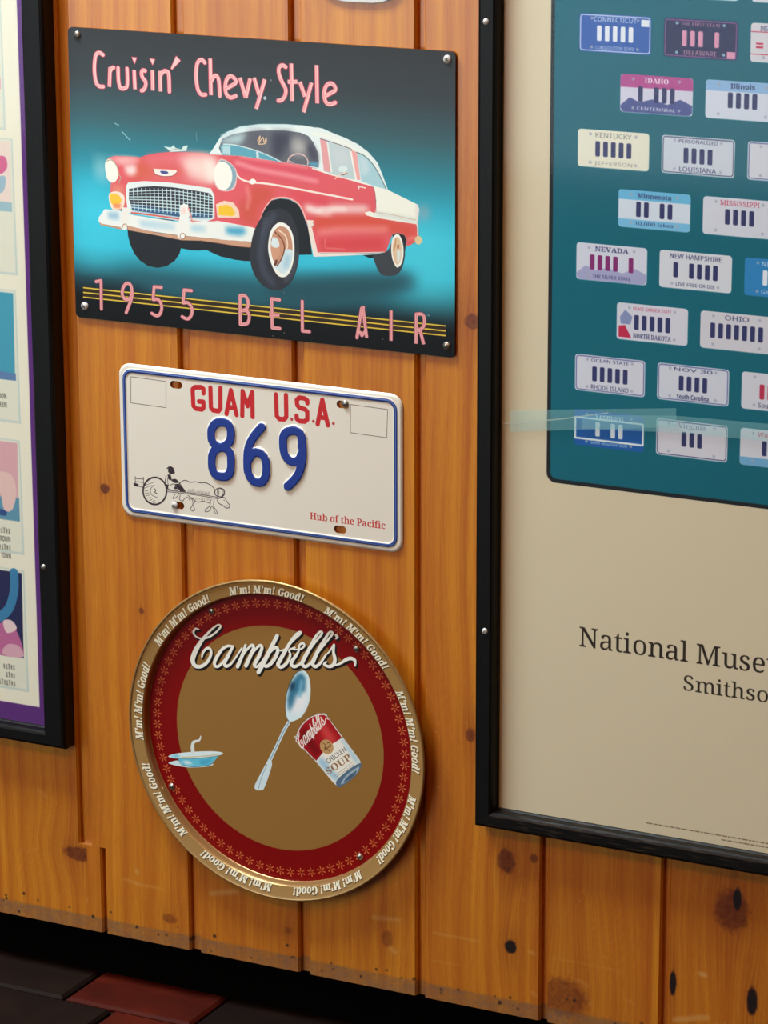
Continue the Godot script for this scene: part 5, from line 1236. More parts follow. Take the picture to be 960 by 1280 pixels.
func board_texture(no: int, knots: Array, scuffs: Array, tone: float) -> ImageTexture:
	# pine: fibre along the board, growth bands that part round each knot; millimetres from its top left, 1280 tall
	var sc := 1.4
	var w := int(126 * sc)
	var h := int(1280 * sc)
	var fine := FastNoiseLite.new()
	fine.seed = 11 + no
	fine.noise_type = FastNoiseLite.TYPE_SIMPLEX
	fine.frequency = 1.0
	fine.fractal_octaves = 2
	var wide := FastNoiseLite.new()
	wide.seed = 71 + no
	wide.frequency = 1.0
	wide.fractal_octaves = 2
	var data := PackedByteArray()
	data.resize(w * h * 3)
	var pale := WOOD_PALE
	var deep := WOOD_DEEP
	var at := 0
	for py in h:
		var y := py / sc
		var drift := wide.get_noise_2d(3.0, y * 0.0022) * 7.0
		var near := []
		for kn in knots:
			if absf(kn[1] - y) < kn[3] * 5.0 + 8.0:
				near.append(kn)
		var foot := clampf((y - 1263.0) / 2.5, 0.0, 1.0)
		for pxx in w:
			var x := pxx / sc
			var gx := x + drift
			var core := 0.0
			var pit := 0.0
			for kn in near:
				var dx: float = (x - kn[0]) / kn[2]
				var dy: float = (y - kn[1]) / kn[3]
				var d := sqrt(dx * dx + dy * dy)
				var e := exp(-(dx * dx * 0.22 + dy * dy * 0.06))
				gx -= (x - kn[0]) * 0.5 * e
				if d < 1.5:
					core = maxf(core, kn[4] * clampf((1.2 - d + 0.14 * fine.get_noise_2d(x * 0.12, y * 0.12)) * 2.2, 0.0, 1.0) * (0.88 + 0.12 * sin(d * 9.0 + fine.get_noise_2d(x * 0.1, y * 0.1) * 4.0)))
				if kn[4] >= 1.0:
					pit = maxf(pit, clampf((1.0 - d) * 3.0, 0.0, 0.9))
				core = maxf(core, kn[4] * 0.30 * e * (0.6 + 0.4 * sin(gx * 2.1)))
			var band := wide.get_noise_2d(gx * 0.055, y * 0.0009)
			var ring := 0.5 + 0.5 * sin(gx * 0.62 + band * 7.0)
			ring = ring * ring
			var fib := fine.get_noise_2d(gx * 0.85, y * 0.012)
			var t := clampf(0.36 + tone + band * 0.34 + ring * 0.13 + fib * 0.15, 0.0, 1.0)
			var c := pale.lerp(deep, t)
			if core > 0.0:
				c = c.lerp(KNOT, minf(core, 1.0))
			if pit > 0.0:
				c = c.lerp(Color(0.07, 0.03, 0.02), pit)
			if foot > 0.0:
				var f := foot * (0.52 + 0.22 * fine.get_noise_2d(x * 0.16, y * 0.3) + 0.2 * wide.get_noise_2d(x * 0.03, y * 0.05))
				c = c.lerp(Color(0.46, 0.35, 0.31), clampf(f, 0.0, 0.8))
			data[at] = int(c.r * 255.0)
			data[at + 1] = int(c.g * 255.0)
			data[at + 2] = int(c.b * 255.0)
			at += 3
	var k := Sheet.new(126, 1280, sc, Color.WHITE)
	k.im = Image.create_from_data(w, h, false, Image.FORMAT_RGB8, data)
	var g := RandomNumberGenerator.new()
	g.seed = 400 + no
	for q in scuffs:
		k.soft_line([q[0], q[1], q[2], q[3]], q[4], Color(0.84, 0.68, 0.50), 1.0, q[5])
	for i in 26:
		var x := g.randf_range(4, 122)
		var y := g.randf_range(980, 1268)
		k.brush([x, y, x + g.randf_range(-4, 4), y + g.randf_range(-2, 5)], [0.3, g.randf_range(0.4, 1.2)], Color(0.82, 0.64, 0.44), g.randf_range(0.2, 0.6))
	for i in 9:
		k.poly(circle([g.randf_range(4, 120), g.randf_range(1252, 1277)], g.randf_range(0.6, 2.2)), Color(0.16, 0.10, 0.08), g.randf_range(0.3, 0.8))
	return k.texture()

func plank_mesh(xl: float, xr: float, y0: float, y1: float, lap: float, ux := INF) -> ArrayMesh:
	# one board: chamfered long edges and, on its right, the recessed tongue that shows as a groove
	var st := begin()
	var u0 := xl if ux == INF else ux
	var prof := [Vector2(xl, -0.02), Vector2(xl, -0.0022), Vector2(xl + 0.0018, 0.0), Vector2(xr - 0.0018, 0.0), Vector2(xr, -0.0022), Vector2(xr, -GROOVE), Vector2(xr + lap, -GROOVE), Vector2(xr + lap, -0.02)]
	for i in prof.size() - 1:
		var a: Vector2 = prof[i]
		var b: Vector2 = prof[i + 1]
		var n := Vector3(-(b.y - a.y), 0, b.x - a.x).normalized()
		var cor := [Vector3(a.x, y0, a.y), Vector3(a.x, y1, a.y), Vector3(b.x, y1, b.y), Vector3(b.x, y0, b.y)]
		for j in [0, 1, 2, 0, 2, 3]:
			st.set_normal(n)
			st.set_uv(Vector2((cor[j].x - u0) / 0.126, 1.0 - (cor[j].y - BOTTOM) / 1.28))
			st.add_vertex(cor[j])
	for e in [y0, y1]:
		quad(st, Vector3(xl, e, -0.02), Vector3(xr + lap, e, -0.02), Vector3(xr + lap, e, -GROOVE), Vector3(xl, e, -GROOVE), Vector3(0, -1 if e == y0 else 1, 0))
		quad(st, Vector3(xl, e, -GROOVE), Vector3(xr, e, -GROOVE), Vector3(xr - 0.0018, e, 0), Vector3(xl + 0.0018, e, 0), Vector3(0, -1 if e == y0 else 1, 0))
	return st.commit()

# ---------------------------------------------------------------- frames

func frame_side(o: Rect2, side: int, px: Array, py: Array) -> ArrayMesh:
	# one mitred length of moulding: side 0 left, 1 top, 2 right, 3 bottom; profiles of (inset, height) of stiles and rails
	var st := begin()
	for i in px.size() - 1:
		var c := []
		for k in [i, i + 1]:
			var x0: float = o.position.x + px[k].x
			var x1: float = o.end.x - px[k].x
			var y0: float = o.position.y + py[k].x
			var y1: float = o.end.y - py[k].x
			var z: float = px[k].y
			var ends := [
				[Vector3(x0, y0, z), Vector3(x0, y1, z)],
				[Vector3(x0, y1, z), Vector3(x1, y1, z)],
				[Vector3(x1, y0, z), Vector3(x1, y1, z)],
				[Vector3(x0, y0, z), Vector3(x1, y0, z)]]
			c.append(ends[side])
		var t: Vector2 = (px[i + 1] - px[i]) if side % 2 == 0 else (py[i + 1] - py[i])
		var out := Vector2(-t.y, t.x)
		var n3: Vector3 = [Vector3(out.x, 0, out.y), Vector3(0, -out.x, out.y), Vector3(-out.x, 0, out.y), Vector3(0, out.x, out.y)][side]
		quad(st, c[0][0], c[0][1], c[1][1], c[1][0], n3)
	return st.commit()

func moulding(w: float) -> Array:
	return [Vector2(0, 0), Vector2(0, 0.0165), Vector2(0.0012, 0.0190), Vector2(0.0035, 0.0200), Vector2(w - 0.0046, 0.0200), Vector2(w - 0.0028, 0.0190), Vector2(w - 0.0016, 0.0165), Vector2(w - 0.0010, 0.0100), Vector2(w, 0.0085), Vector2(w, 0.004)]

func framed(o: Node3D, r: Rect2, wx: float, wy: float, sheet: Sheet, sheet_name: String, black: Material, worn: Material, corner: Vector2) -> void:
	# r: outer rectangle relative to the thing, whose origin is the frame's bottom left corner on the wall; corner: top left of the print
	var w := minf(wx, wy)
	for sd in 4:
		put("stile" if sd % 2 == 0 else "rail", frame_side(r, sd, moulding(wx), moulding(wy)), worn if sd == 3 else black, o)
	var a := w - 0.0015
	put("backing", box_mesh(Vector3(r.position.x + 0.002, r.position.y + 0.002, 0.0005), Vector3(r.end.x - 0.002, r.end.y - 0.002, 0.0045)), paint("backing board", Color(0.35, 0.28, 0.2), 0.9), o)
	var size := Vector2(sheet.im.get_width(), sheet.im.get_height()) / sheet.s / 1000.0
	var pr := put("poster_print", face_mesh(PackedVector2Array([Vector2(0, 0), Vector2(size.x, 0), Vector2(size.x, -size.y), Vector2(0, -size.y)]), 0.0, size), printed(sheet_name, sheet, 0.55), o, Vector3(corner.x, corner.y, 0.006))
	(pr.material_override as StandardMaterial3D).metallic_specular = 0.2
	pr.set_meta("label", sheet_name)
	var glass := StandardMaterial3D.new()
	glass.resource_name = "clear pane"
	glass.albedo_color = Color(1, 1, 1, 0.01)
	glass.transparency = BaseMaterial3D.TRANSPARENCY_ALPHA
	glass.roughness = 0.08
	glass.metallic_specular = 0.3
	var st := begin()
	quad(st, Vector3(r.position.x + a, r.position.y + a, 0.0088), Vector3(r.end.x - a, r.position.y + a, 0.0088), Vector3(r.end.x - a, r.end.y - a, 0.0088), Vector3(r.position.x + a, r.end.y - a, 0.0088), Vector3(0, 0, 1))
	put("pane", st.commit(), glass, o)

# ---------------------------------------------------------------- tuning of colours

const SIGN_GAIN := Vector3(1.04, 1.1, 1.1)
const PLATE_GAIN := Vector3(1.15, 1.2, 1.25)
const TRAY_GAIN := Vector3(1.2, 1.2, 1.2)
const POSTER_GAIN := Vector3(1.05, 1.12, 1.15)
const COMIC_GAIN := Vector3(0.9, 0.9, 0.85)
const WOOD_PALE := Color(0.84, 0.55, 0.11)
const WOOD_DEEP := Color(0.64, 0.31, 0.02)
const KNOT := Color(0.33, 0.12, 0.03)
const WARM := Color(1.0, 0.66, 0.32)
const WARM_POWER := 0.60
const BOTTOM := 0.055
const GROOVE := 0.0060

func _ready() -> void:
	# camera
	var cam := Camera3D.new()
	cam.name = "camera"
	cam.position = Vector3(1.4884, 0.7958 + UP, 2.6794)
	cam.rotation = Vector3(-0.2710, 0.4686, -0.0033)
	cam.fov = rad_to_deg(2.0 * atan(640.0 / 4177.2))
	cam.near = 0.05
	cam.far = 60.0
	add_child(cam)
	cam.current = true
	# sky outside the window
	var we := WorldEnvironment.new()
	we.name = "world"
	var env := Environment.new()
	env.background_mode = Environment.BG_SKY
	var sky := Sky.new()
	var sm := ProceduralSkyMaterial.new()
	sm.sky_top_color = Color(0.55, 0.68, 0.86)
	sm.sky_horizon_color = Color(0.86, 0.89, 0.92)
	sm.ground_horizon_color = Color(0.6, 0.58, 0.55)
	sm.ground_bottom_color = Color(0.3, 0.28, 0.26)
	sky.sky_material = sm
	env.sky = sky
	env.background_energy_multiplier = 1.0
	env.tonemap_mode = Environment.TONE_MAPPER_LINEAR
	env.tonemap_exposure = 0.97
	env.sdfgi_enabled = true
	env.ssao_enabled = true
	env.ssil_enabled = true
	we.environment = env
	add_child(we)
	# daylight through the shop window in the front wall, left of the camera
	var day := AreaLight3D.new()
	day.name = "window_daylight"
	day.area_size = Vector2(2.7, 2.0)
	day.light_color = Color(0.88, 0.97, 1.0)
	day.light_energy = 6.3
	day.area_range = 12.0
	day.shadow_enabled = true
	day.position = Vector3(-2.05, 1.17, 3.77)
	add_child(day)
	# cool ceiling panel over the wall
	var lamp_spots := [Vector3(-0.70, 2.56, 0.62)]
	for p in lamp_spots:
		var al := AreaLight3D.new()
		al.name = "ceiling_panel_glow"
		al.area_size = Vector2(1.1, 0.5)
		al.light_color = Color(0.88, 0.955, 1.0)
		al.light_energy = 9.4
		al.area_range = 12.0
		al.shadow_enabled = true
		al.position = p + Vector3(0, -0.045, 0)
		al.rotation.x = -PI / 2
		add_child(al, true)

	screw_mat = paint("steel", Color(0.72, 0.70, 0.66), 0.28, 0.9)
	screw_pale = paint("white enamelled screw", Color(0.80, 0.79, 0.76), 0.35, 0.2)
	recess_mat = paint("screw recess", Color(0.16, 0.15, 0.14), 0.6, 0.4)
	build_room(lamp_spots)
	build_wall()
	build_left_poster()
	build_right_poster()
	build_sign()
	build_plate()
	build_tray()
	build_plaque()

func build_room(lamp_spots: Array) -> void:
	var cream := paint("brown painted panelling", Color(0.50, 0.40, 0.31), 0.8)
	# floor: 15 cm quarry tiles in running bond near the wall, one slab of the same clay beyond
	var fl := structure("floor")
	put("bed", box_mesh(Vector3(-3.8, -0.12, -0.25), Vector3(3.2, -0.006, 4.0)), paint("dark mortar", Color(0.10, 0.08, 0.07), 0.95), fl)
	var clays := []
	var cols := [Color(0.13, 0.05, 0.02), Color(0.12, 0.065, 0.035), Color(0.10, 0.045, 0.02), Color(0.31, 0.075, 0.012)]
	for c in cols:
		var m := paint("quarry tile", c, 0.65)
		m.metallic_specular = 0.25
		var nz := NoiseTexture2D.new()
		var fn := FastNoiseLite.new()
		fn.seed = 5
		fn.frequency = 0.02
		nz.noise = fn
		nz.width = 128
		nz.height = 128
		var ramp := Gradient.new()
		ramp.colors = PackedColorArray([Color(0.72, 0.70, 0.68), Color(1, 1, 1)])
		nz.color_ramp = ramp
		m.albedo_texture = nz
		m.uv1_triplanar = true
		m.uv1_world_triplanar = true
		m.uv1_scale = Vector3.ONE * 5.0
		clays.append(m)
	var tile := begin()
	var t := 0.1435
	var tb := 0.003
	quad(tile, Vector3(tb, 0, tb), Vector3(t - tb, 0, tb), Vector3(t - tb, 0, t - tb), Vector3(tb, 0, t - tb), Vector3.UP)
	quad(tile, Vector3(0, -tb, 0), Vector3(t, -tb, 0), Vector3(t - tb, 0, tb), Vector3(tb, 0, tb), Vector3(0, 1, -1))
	quad(tile, Vector3(0, -tb, t), Vector3(t, -tb, t), Vector3(t - tb, 0, t - tb), Vector3(tb, 0, t - tb), Vector3(0, 1, 1))
	quad(tile, Vector3(0, -tb, 0), Vector3(0, -tb, t), Vector3(tb, 0, t - tb), Vector3(tb, 0, tb), Vector3(-1, 1, 0))
	quad(tile, Vector3(t, -tb, 0), Vector3(t, -tb, t), Vector3(t - tb, 0, t - tb), Vector3(t - tb, 0, tb), Vector3(1, 1, 0))
	quad(tile, Vector3(0, -0.01, 0), Vector3(0, -0.01, t), Vector3(0, -tb, t), Vector3(0, -tb, 0), Vector3(-1, 0, 0))
	quad(tile, Vector3(t, -0.01, 0), Vector3(t, -0.01, t), Vector3(t, -tb, t), Vector3(t, -tb, 0), Vector3(1, 0, 0))
	quad(tile, Vector3(0, -0.01, 0), Vector3(t, -0.01, 0), Vector3(t, -tb, 0), Vector3(0, -tb, 0), Vector3(0, 0, -1))
	quad(tile, Vector3(0, -0.01, t), Vector3(t, -0.01, t), Vector3(t, -tb, t), Vector3(0, -tb, t), Vector3(0, 0, 1))
	var tile_mesh := tile.commit()
	var g := RandomNumberGenerator.new()
	g.seed = 8
	for row in 7:
		var z := 0.053 - 0.148 * 1 + row * 0.148 - 0.148
		for i in range(-8, 11):
			var x := -0.204 + i * 0.148 + (0.074 if row % 2 == 1 else 0.0)
			var pick := g.randi() % 3
			if row == 1 and i == -1 or row == 2 and i == 0:
				pick = 3
			if row == 1:
				x = -0.204 + i * 0.148
			elif row == 2:
				x = -0.204 + i * 0.148 + 0.06
			if row == 1 and i == 0:
				pick = 3
			elif row == 1 and i == -1:
				pick = 1
			put("tile", tile_mesh, clays[pick], fl, Vector3(x, g.randf_range(-0.0006, 0.0), z))
	put("far_tiling", box_mesh(Vector3(-3.75, -0.02, 0.80), Vector3(3.15, -0.001, 4.0)), clays[0], fl)
	# ceiling, other walls, window
	var ce := structure("ceiling")
	put("slab", box_mesh(Vector3(-3.8, 2.6, -0.25), Vector3(3.2, 2.75, 4.0)), paint("ceiling paint", Color(0.86, 0.84, 0.80), 0.95), ce)
	var wr := structure("wall_right")
	put("plaster", box_mesh(Vector3(3.0, 0, -0.02), Vector3(3.2, 2.6, 4.0)), cream, wr)
	var wf := structure("wall_front")
	put("plaster", box_mesh(Vector3(-0.7, 0, 3.8), Vector3(3.0, 2.6, 4.0)), cream, wf)
	put("pier", box_mesh(Vector3(-3.6, 0, 3.8), Vector3(-3.4, 2.6, 4.0)), cream, wf)
	put("sill_wall", box_mesh(Vector3(-3.4, 0, 3.8), Vector3(-0.7, 0.15, 4.0)), cream, wf)
	put("head_wall", box_mesh(Vector3(-3.4, 2.2, 3.8), Vector3(-0.7, 2.6, 4.0)), cream, wf)
	var wl := structure("wall_left")
	put("plaster", box_mesh(Vector3(-3.8, 0, -0.02), Vector3(-3.6, 2.6, 4.0)), cream, wl)
	var wi := structure("window_1")
	var white := paint("window paint", Color(0.85, 0.85, 0.83), 0.5)
	for b in [[-3.4, 0.15, -3.34, 2.2], [-0.76, 0.15, -0.7, 2.2], [-3.34, 0.15, -0.76, 0.21], [-3.34, 2.14, -0.76, 2.2], [-2.08, 0.21, -2.02, 2.14]]:
		put("window_frame", box_mesh(Vector3(b[0], b[1], 3.86), Vector3(b[2], b[3], 3.94)), white, wi)
	var pane := StandardMaterial3D.new()
	pane.resource_name = "window glass"
	pane.albedo_color = Color(1, 1, 1, 0.04)
	pane.transparency = BaseMaterial3D.TRANSPARENCY_ALPHA
	pane.roughness = 0.02
	for x in [[-3.34, -2.08], [-2.02, -0.76]]:
		put("window_pane", box_mesh(Vector3(x[0], 0.21, 3.897), Vector3(x[1], 2.14, 3.903)), pane, wi)
	pendant(Vector3(-0.7, 1.95, 1.9), "the one before the purple-edged poster")
	pendant(Vector3(0.8, 1.95, 2.1), "the one before the museum poster")
	for i in lamp_spots.size():
		var l := thing("ceiling_light", "white rectangular ceiling light panel above the pine wall", "ceiling light", lamp_spots[i])
		put("housing", box_mesh(Vector3(-0.59, -0.03, -0.29), Vector3(0.59, 0.04, 0.29)), white, l)
		var gl := paint("lit diffuser", Color(0.9, 0.9, 0.88), 0.6)
		gl.emission_enabled = true
		gl.emission = Color(0.88, 0.955, 1.0)
		gl.emission_energy_multiplier = 1.2
		put("diffuser", box_mesh(Vector3(-0.55, -0.038, -0.25), Vector3(0.55, -0.031, 0.25)), gl, l)

func pendant(at: Vector3, near: String) -> void:
	# a warm glass globe on a cord
	var o := thing("pendant_lamp", "warm glass globe pendant on a black cord, " + near, "lamp", at)
	o.set_meta("group", "pendant globes over the room")
	var ball := SphereMesh.new()
	ball.radius = 0.11
	ball.height = 0.22
	var gl := paint("lit opal glass", Color(0.9, 0.85, 0.75), 0.4)
	gl.emission_enabled = true
	gl.emission = WARM
	gl.emission_energy_multiplier = 2.0
	put("globe", ball, gl, o)
	var black := paint("black metal", Color(0.05, 0.05, 0.05), 0.5)
	var rod := func(r: float, y0: float, y1: float) -> CylinderMesh:
		var c := CylinderMesh.new()
		c.top_radius = r
		c.bottom_radius = r
		c.height = y1 - y0
		return c
	put("cap", rod.call(0.035, 0.10, 0.15), black, o, Vector3(0, 0.125, 0))
	put("cord", rod.call(0.004, 0.15, 2.6 - at.y), black, o, Vector3(0, (0.15 + 2.6 - at.y) * 0.5, 0))
	put("canopy", rod.call(0.06, 0.0, 0.03), black, o, Vector3(0, 2.585 - at.y, 0))
	var l := OmniLight3D.new()
	l.name = "pendant_glow"
	l.light_color = WARM
	l.light_energy = WARM_POWER
	l.light_size = 0.1
	l.omni_range = 12.0
	l.omni_attenuation = 2.0
	l.shadow_enabled = true
	l.position = at
	add_child(l, true)

func build_wall() -> void:
	var wb := structure("wall_back")
	put("backing", box_mesh(Vector3(-3.8, BOTTOM, -0.12), Vector3(3.2, 2.6, -0.021)), paint("wall core", Color(0.25, 0.18, 0.12), 0.9), wb)
	var kick := structure("baseboard_back")
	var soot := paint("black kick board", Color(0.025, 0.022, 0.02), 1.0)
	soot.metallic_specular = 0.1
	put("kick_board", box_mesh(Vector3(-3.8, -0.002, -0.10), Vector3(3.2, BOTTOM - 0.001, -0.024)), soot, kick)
	# faces of the boards that the photograph shows, then the same run on to both sides
	var faces := [[-0.3310, -0.2130], [-0.2005, -0.0860], [-0.0755, 0.0375], [0.0475, 0.1655], [0.1737, 0.2960], [0.3030, 0.4182], [0.4253, 0.5390]]
	var first := 0
	var x: float = faces[0][0] - 0.0085
	while x > -3.6:
		faces.push_front([x - 0.117, x])
		first += 1
		x -= 0.1255
	x = faces[-1][1] + 0.0085
	while x < 3.0:
		faces.append([x, x + 0.117])
		x += 0.1255
	# knots: x, y in mm from the board's top left (1280 tall), half width, half height, strength
	var knots := [
		[[118.0, 1199.0, 20.0, 8.0, 0.85], [30.0, 560.0, 5.0, 7.0, 0.6]],
		[[27.3, 812.0, 5.5, 5.0, 0.9], [66.0, 931.0, 3.0, 3.5, 0.7], [90.0, 1250.0, 9.0, 5.0, 0.5]],
		[[40.0, 120.0, 6.0, 8.0, 0.7], [100.0, 1238.0, 4.0, 4.0, 0.4]],
		[[20.0, 300.0, 5.0, 8.0, 0.7], [86.0, 1226.0, 6.0, 9.0, 0.5]],
		[[48.0, 608.0, 8.0, 8.0, 0.75], [85.6, 1124.0, 9.5, 12.0, 0.8], [91.0, 1210.0, 6.5, 7.0, 1.0], [114.0, 1116.0, 4.0, 5.0, 0.7], [48.0, 1004.0, 5.0, 7.0, 0.75]],
		[[16.0, 1251.0, 26.0, 20.0, 0.6], [70.0, 300.0, 6.0, 8.0, 0.6]],
		[[61.0, 1133.0, 17.0, 21.0, 0.75], [66.0, 1121.0, 4.5, 12.0, 1.0], [5.0, 1215.0, 3.5, 13.0, 1.0], [83.0, 1218.0, 5.5, 15.0, 1.0], [104.0, 1112.0, 9.0, 7.0, 0.5]]]
	var scuffs := [
		[[70, 1137, 80, 1146, 2.0, 0.5], [125, 1246, 128, 1250, 3.0, 0.5], [93, 1241, 103, 1242, 1.0, 0.4]],
		[[37, 1217, 57, 1220, 1.6, 0.6], [51, 1221, 83, 1219, 1.6, 0.6], [52, 1205, 56, 1210, 2.6, 0.6]],
		[[14, 1215, 44, 1207, 5.0, 0.5]],
		[[71, 1208, 100, 1205, 4.0, 0.5], [90, 1236, 97, 1240, 4.0, 0.5]],
		[[10, 1212, 58, 1211, 1.8, 0.6], [8, 1240, 37, 1240, 1.5, 0.6], [110, 1211, 116, 1213, 3.0, 0.5], [114, 1252, 118, 1256, 2.4, 0.5]],
		[[4, 1213, 76, 1213, 1.2, 0.6], [79, 1241, 91, 1244, 1.2, 0.5], [39, 1239, 48, 1258, 0.8, 0.6], [30, 1230, 44, 1236, 1.6, 0.5]],
		[[8, 1252, 41, 1243, 5.0, 0.5], [32, 1201, 37, 1202, 5.0, 0.6]]]
	var tones := [0.02, 0.0, 0.05, -0.02, 0.03, 0.06, 0.10]
	var mats := []
	for i in 7:
		var m := paint("varnished pine", Color.WHITE, 0.55)
		m.metallic_specular = 0.3
		m.albedo_texture = board_texture(i, knots[i], scuffs[i], tones[i])
		m.clearcoat_enabled = true
		m.clearcoat = 1.0
		m.clearcoat_roughness = 0.24
		mats.append(m)
	for i in faces.size():
		var f: Array = faces[i]
		var lap: float = (faces[i + 1][0] - f[1]) if i + 1 < faces.size() else 0.0085
		var m: Material = mats[posmod(i - first, 7)]
		if i == first:
			# the tongue has broken away above a knot; below it this board still runs on
			put("plank", plank_mesh(f[0], f[1], 0.575 - 0.428, 2.6, lap), m, wb)
			put("plank", plank_mesh(f[0], -0.1880, BOTTOM, 0.575 - 0.428, 0.0035), m, wb)
		elif i == first + 1:
			put("plank", plank_mesh(f[0], f[1], 0.575 - 0.428, 2.6, lap), m, wb)
			put("plank", plank_mesh(-0.1845, f[1], BOTTOM, 0.575 - 0.428, lap, f[0]), m, wb)
		else:
			put("plank", plank_mesh(f[0], f[1], BOTTOM, 2.6, lap), m, wb)

func black_paint(worn: bool) -> StandardMaterial3D:
	var m := paint("worn black lacquer" if worn else "black lacquer", Color(0.055, 0.052, 0.055), 0.38)
	var nz := NoiseTexture2D.new()
	var fn := FastNoiseLite.new()
	fn.seed = 21
	fn.frequency = 0.03
	fn.fractal_octaves = 4
	nz.noise = fn
	nz.width = 256
	nz.height = 256
	var ramp := Gradient.new()
	ramp.offsets = PackedFloat32Array([0.0, 0.62, 0.74, 1.0])
	ramp.colors = PackedColorArray([Color(0.05, 0.045, 0.04), Color(0.07, 0.06, 0.055), Color(0.16, 0.13, 0.10), Color(0.24, 0.19, 0.15)]) if worn else PackedColorArray([Color(0.05, 0.045, 0.04), Color(0.06, 0.055, 0.05), Color(0.07, 0.06, 0.055), Color(0.09, 0.08, 0.07)])
	nz.color_ramp = ramp
	m.albedo_color = Color.WHITE
	m.metallic_specular = 0.3
	m.albedo_texture = nz
	m.uv1_triplanar = true
	m.uv1_world_triplanar = true
	m.uv1_scale = Vector3(4, 60, 30) if worn else Vector3(30, 4, 30)
	return m

func build_left_poster() -> void:
	var o := thing("framed_poster", "black framed poster with purple border and rows of small picture panels", "poster", Vector3(-0.7825, -0.3225 + UP, 0.0))
	framed(o, Rect2(0, 0, 0.5670, 0.90), 0.0258, 0.0170, draw_comic(), "white poster with purple edge and captioned picture panels", black_paint(false), black_paint(false), Vector2(0.0225, 0.8725))
	for p in [Vector2(-0.2329, -0.1345), Vector2(-0.2374, 0.4260)]:
		screw(o, Vector3(p.x + 0.7825, p.y + 0.3225, 0.0198), 0.85, 0.7)

func build_right_poster() -> void:
	var o := thing("framed_poster", "black framed museum poster with a teal field of licence plates", "poster", Vector3(0.2352, -0.3265 + UP, 0.0))
	framed(o, Rect2(0, 0, 0.6396, 0.8865), 0.0198, 0.0175, draw_collection(), "cream museum poster with teal panel of coloured licence plates", black_paint(false), black_paint(true), Vector2(0.0098, 0.8765))
	for p in [Vector2(0.2439, 0.4259), Vector2(0.2458, -0.1334)]:
		screw(o, Vector3(p.x - 0.2352, p.y + 0.3265, 0.0198), 0.8, 0.9, true, true)
	# clear tape over a crack in the pane
	var tape := paint("clear tape", Color(0.62, 0.88, 0.88, 0.24), 0.4)
	tape.transparency = BaseMaterial3D.TRANSPARENCY_ALPHA
	var tp := func(pts: Array, z: float) -> ArrayMesh:
		var poly := PackedVector2Array()
		for v in pts:
			poly.append(v - Vector2(0.2352, -0.3265))
		return face_mesh(poly, z, Vector2.ONE)
	put("tape_strip", tp.call([Vector2(0.2653, 0.0755), Vector2(0.4257, 0.0946), Vector2(0.4261, 0.0776), Vector2(0.2655, 0.0554)], 0.0090), tape, o)
	put("tape_strip", tp.call([Vector2(0.3353, 0.0786), Vector2(0.4266, 0.0878), Vector2(0.5119, 0.0899), Vector2(0.6400, 0.0890), Vector2(0.6400, 0.0720), Vector2(0.5123, 0.0741), Vector2(0.4270, 0.0726), Vector2(0.3354, 0.0660)], 0.0092), tape, o)
	var crack := put("crack", tp.call([Vector2(0.2566, 0.0623), Vector2(0.3143, 0.0730), Vector2(0.3609, 0.0840), Vector2(0.3609, 0.0830), Vector2(0.3143, 0.0719), Vector2(0.2566, 0.0611)], 0.0089), paint("crack edge", Color(0.85, 0.84, 0.78, 0.55), 0.4), o)
	crack.material_override.transparency = BaseMaterial3D.TRANSPARENCY_ALPHA

func build_sign() -> void:
	var o := thing("tin_sign", "rectangular tin sign with a red and white vintage car on teal", "sign", Vector3(-0.1981, 0.3951 + UP, 0.0))
	var size := Vector2(0.4043, 0.2784)
	var outline := rounded(0.0, -size.y, size.x, 0.0, 0.0045)
	var ink := printed("car print on tin", draw_sign(), 0.34)
	ink.metallic_specular = 0.32
	put("printed_face", face_mesh(outline, 0.0030, size), ink, o)
	put("tin_edge", edge_mesh(outline, 0.0004, 0.0030), paint("rusty tin edge", Color(0.26, 0.12, 0.06), 0.6), o)
	for p in [[-0.1878, 0.3882, false], [0.1983, 0.3881, true], [-0.1875, 0.1284, true], [0.1984, 0.1273, false]]:
		screw(o, Vector3(p[0] + 0.1981, p[1] - 0.3951, 0.0028), 1.1, p[0] * 5.0, p[2])

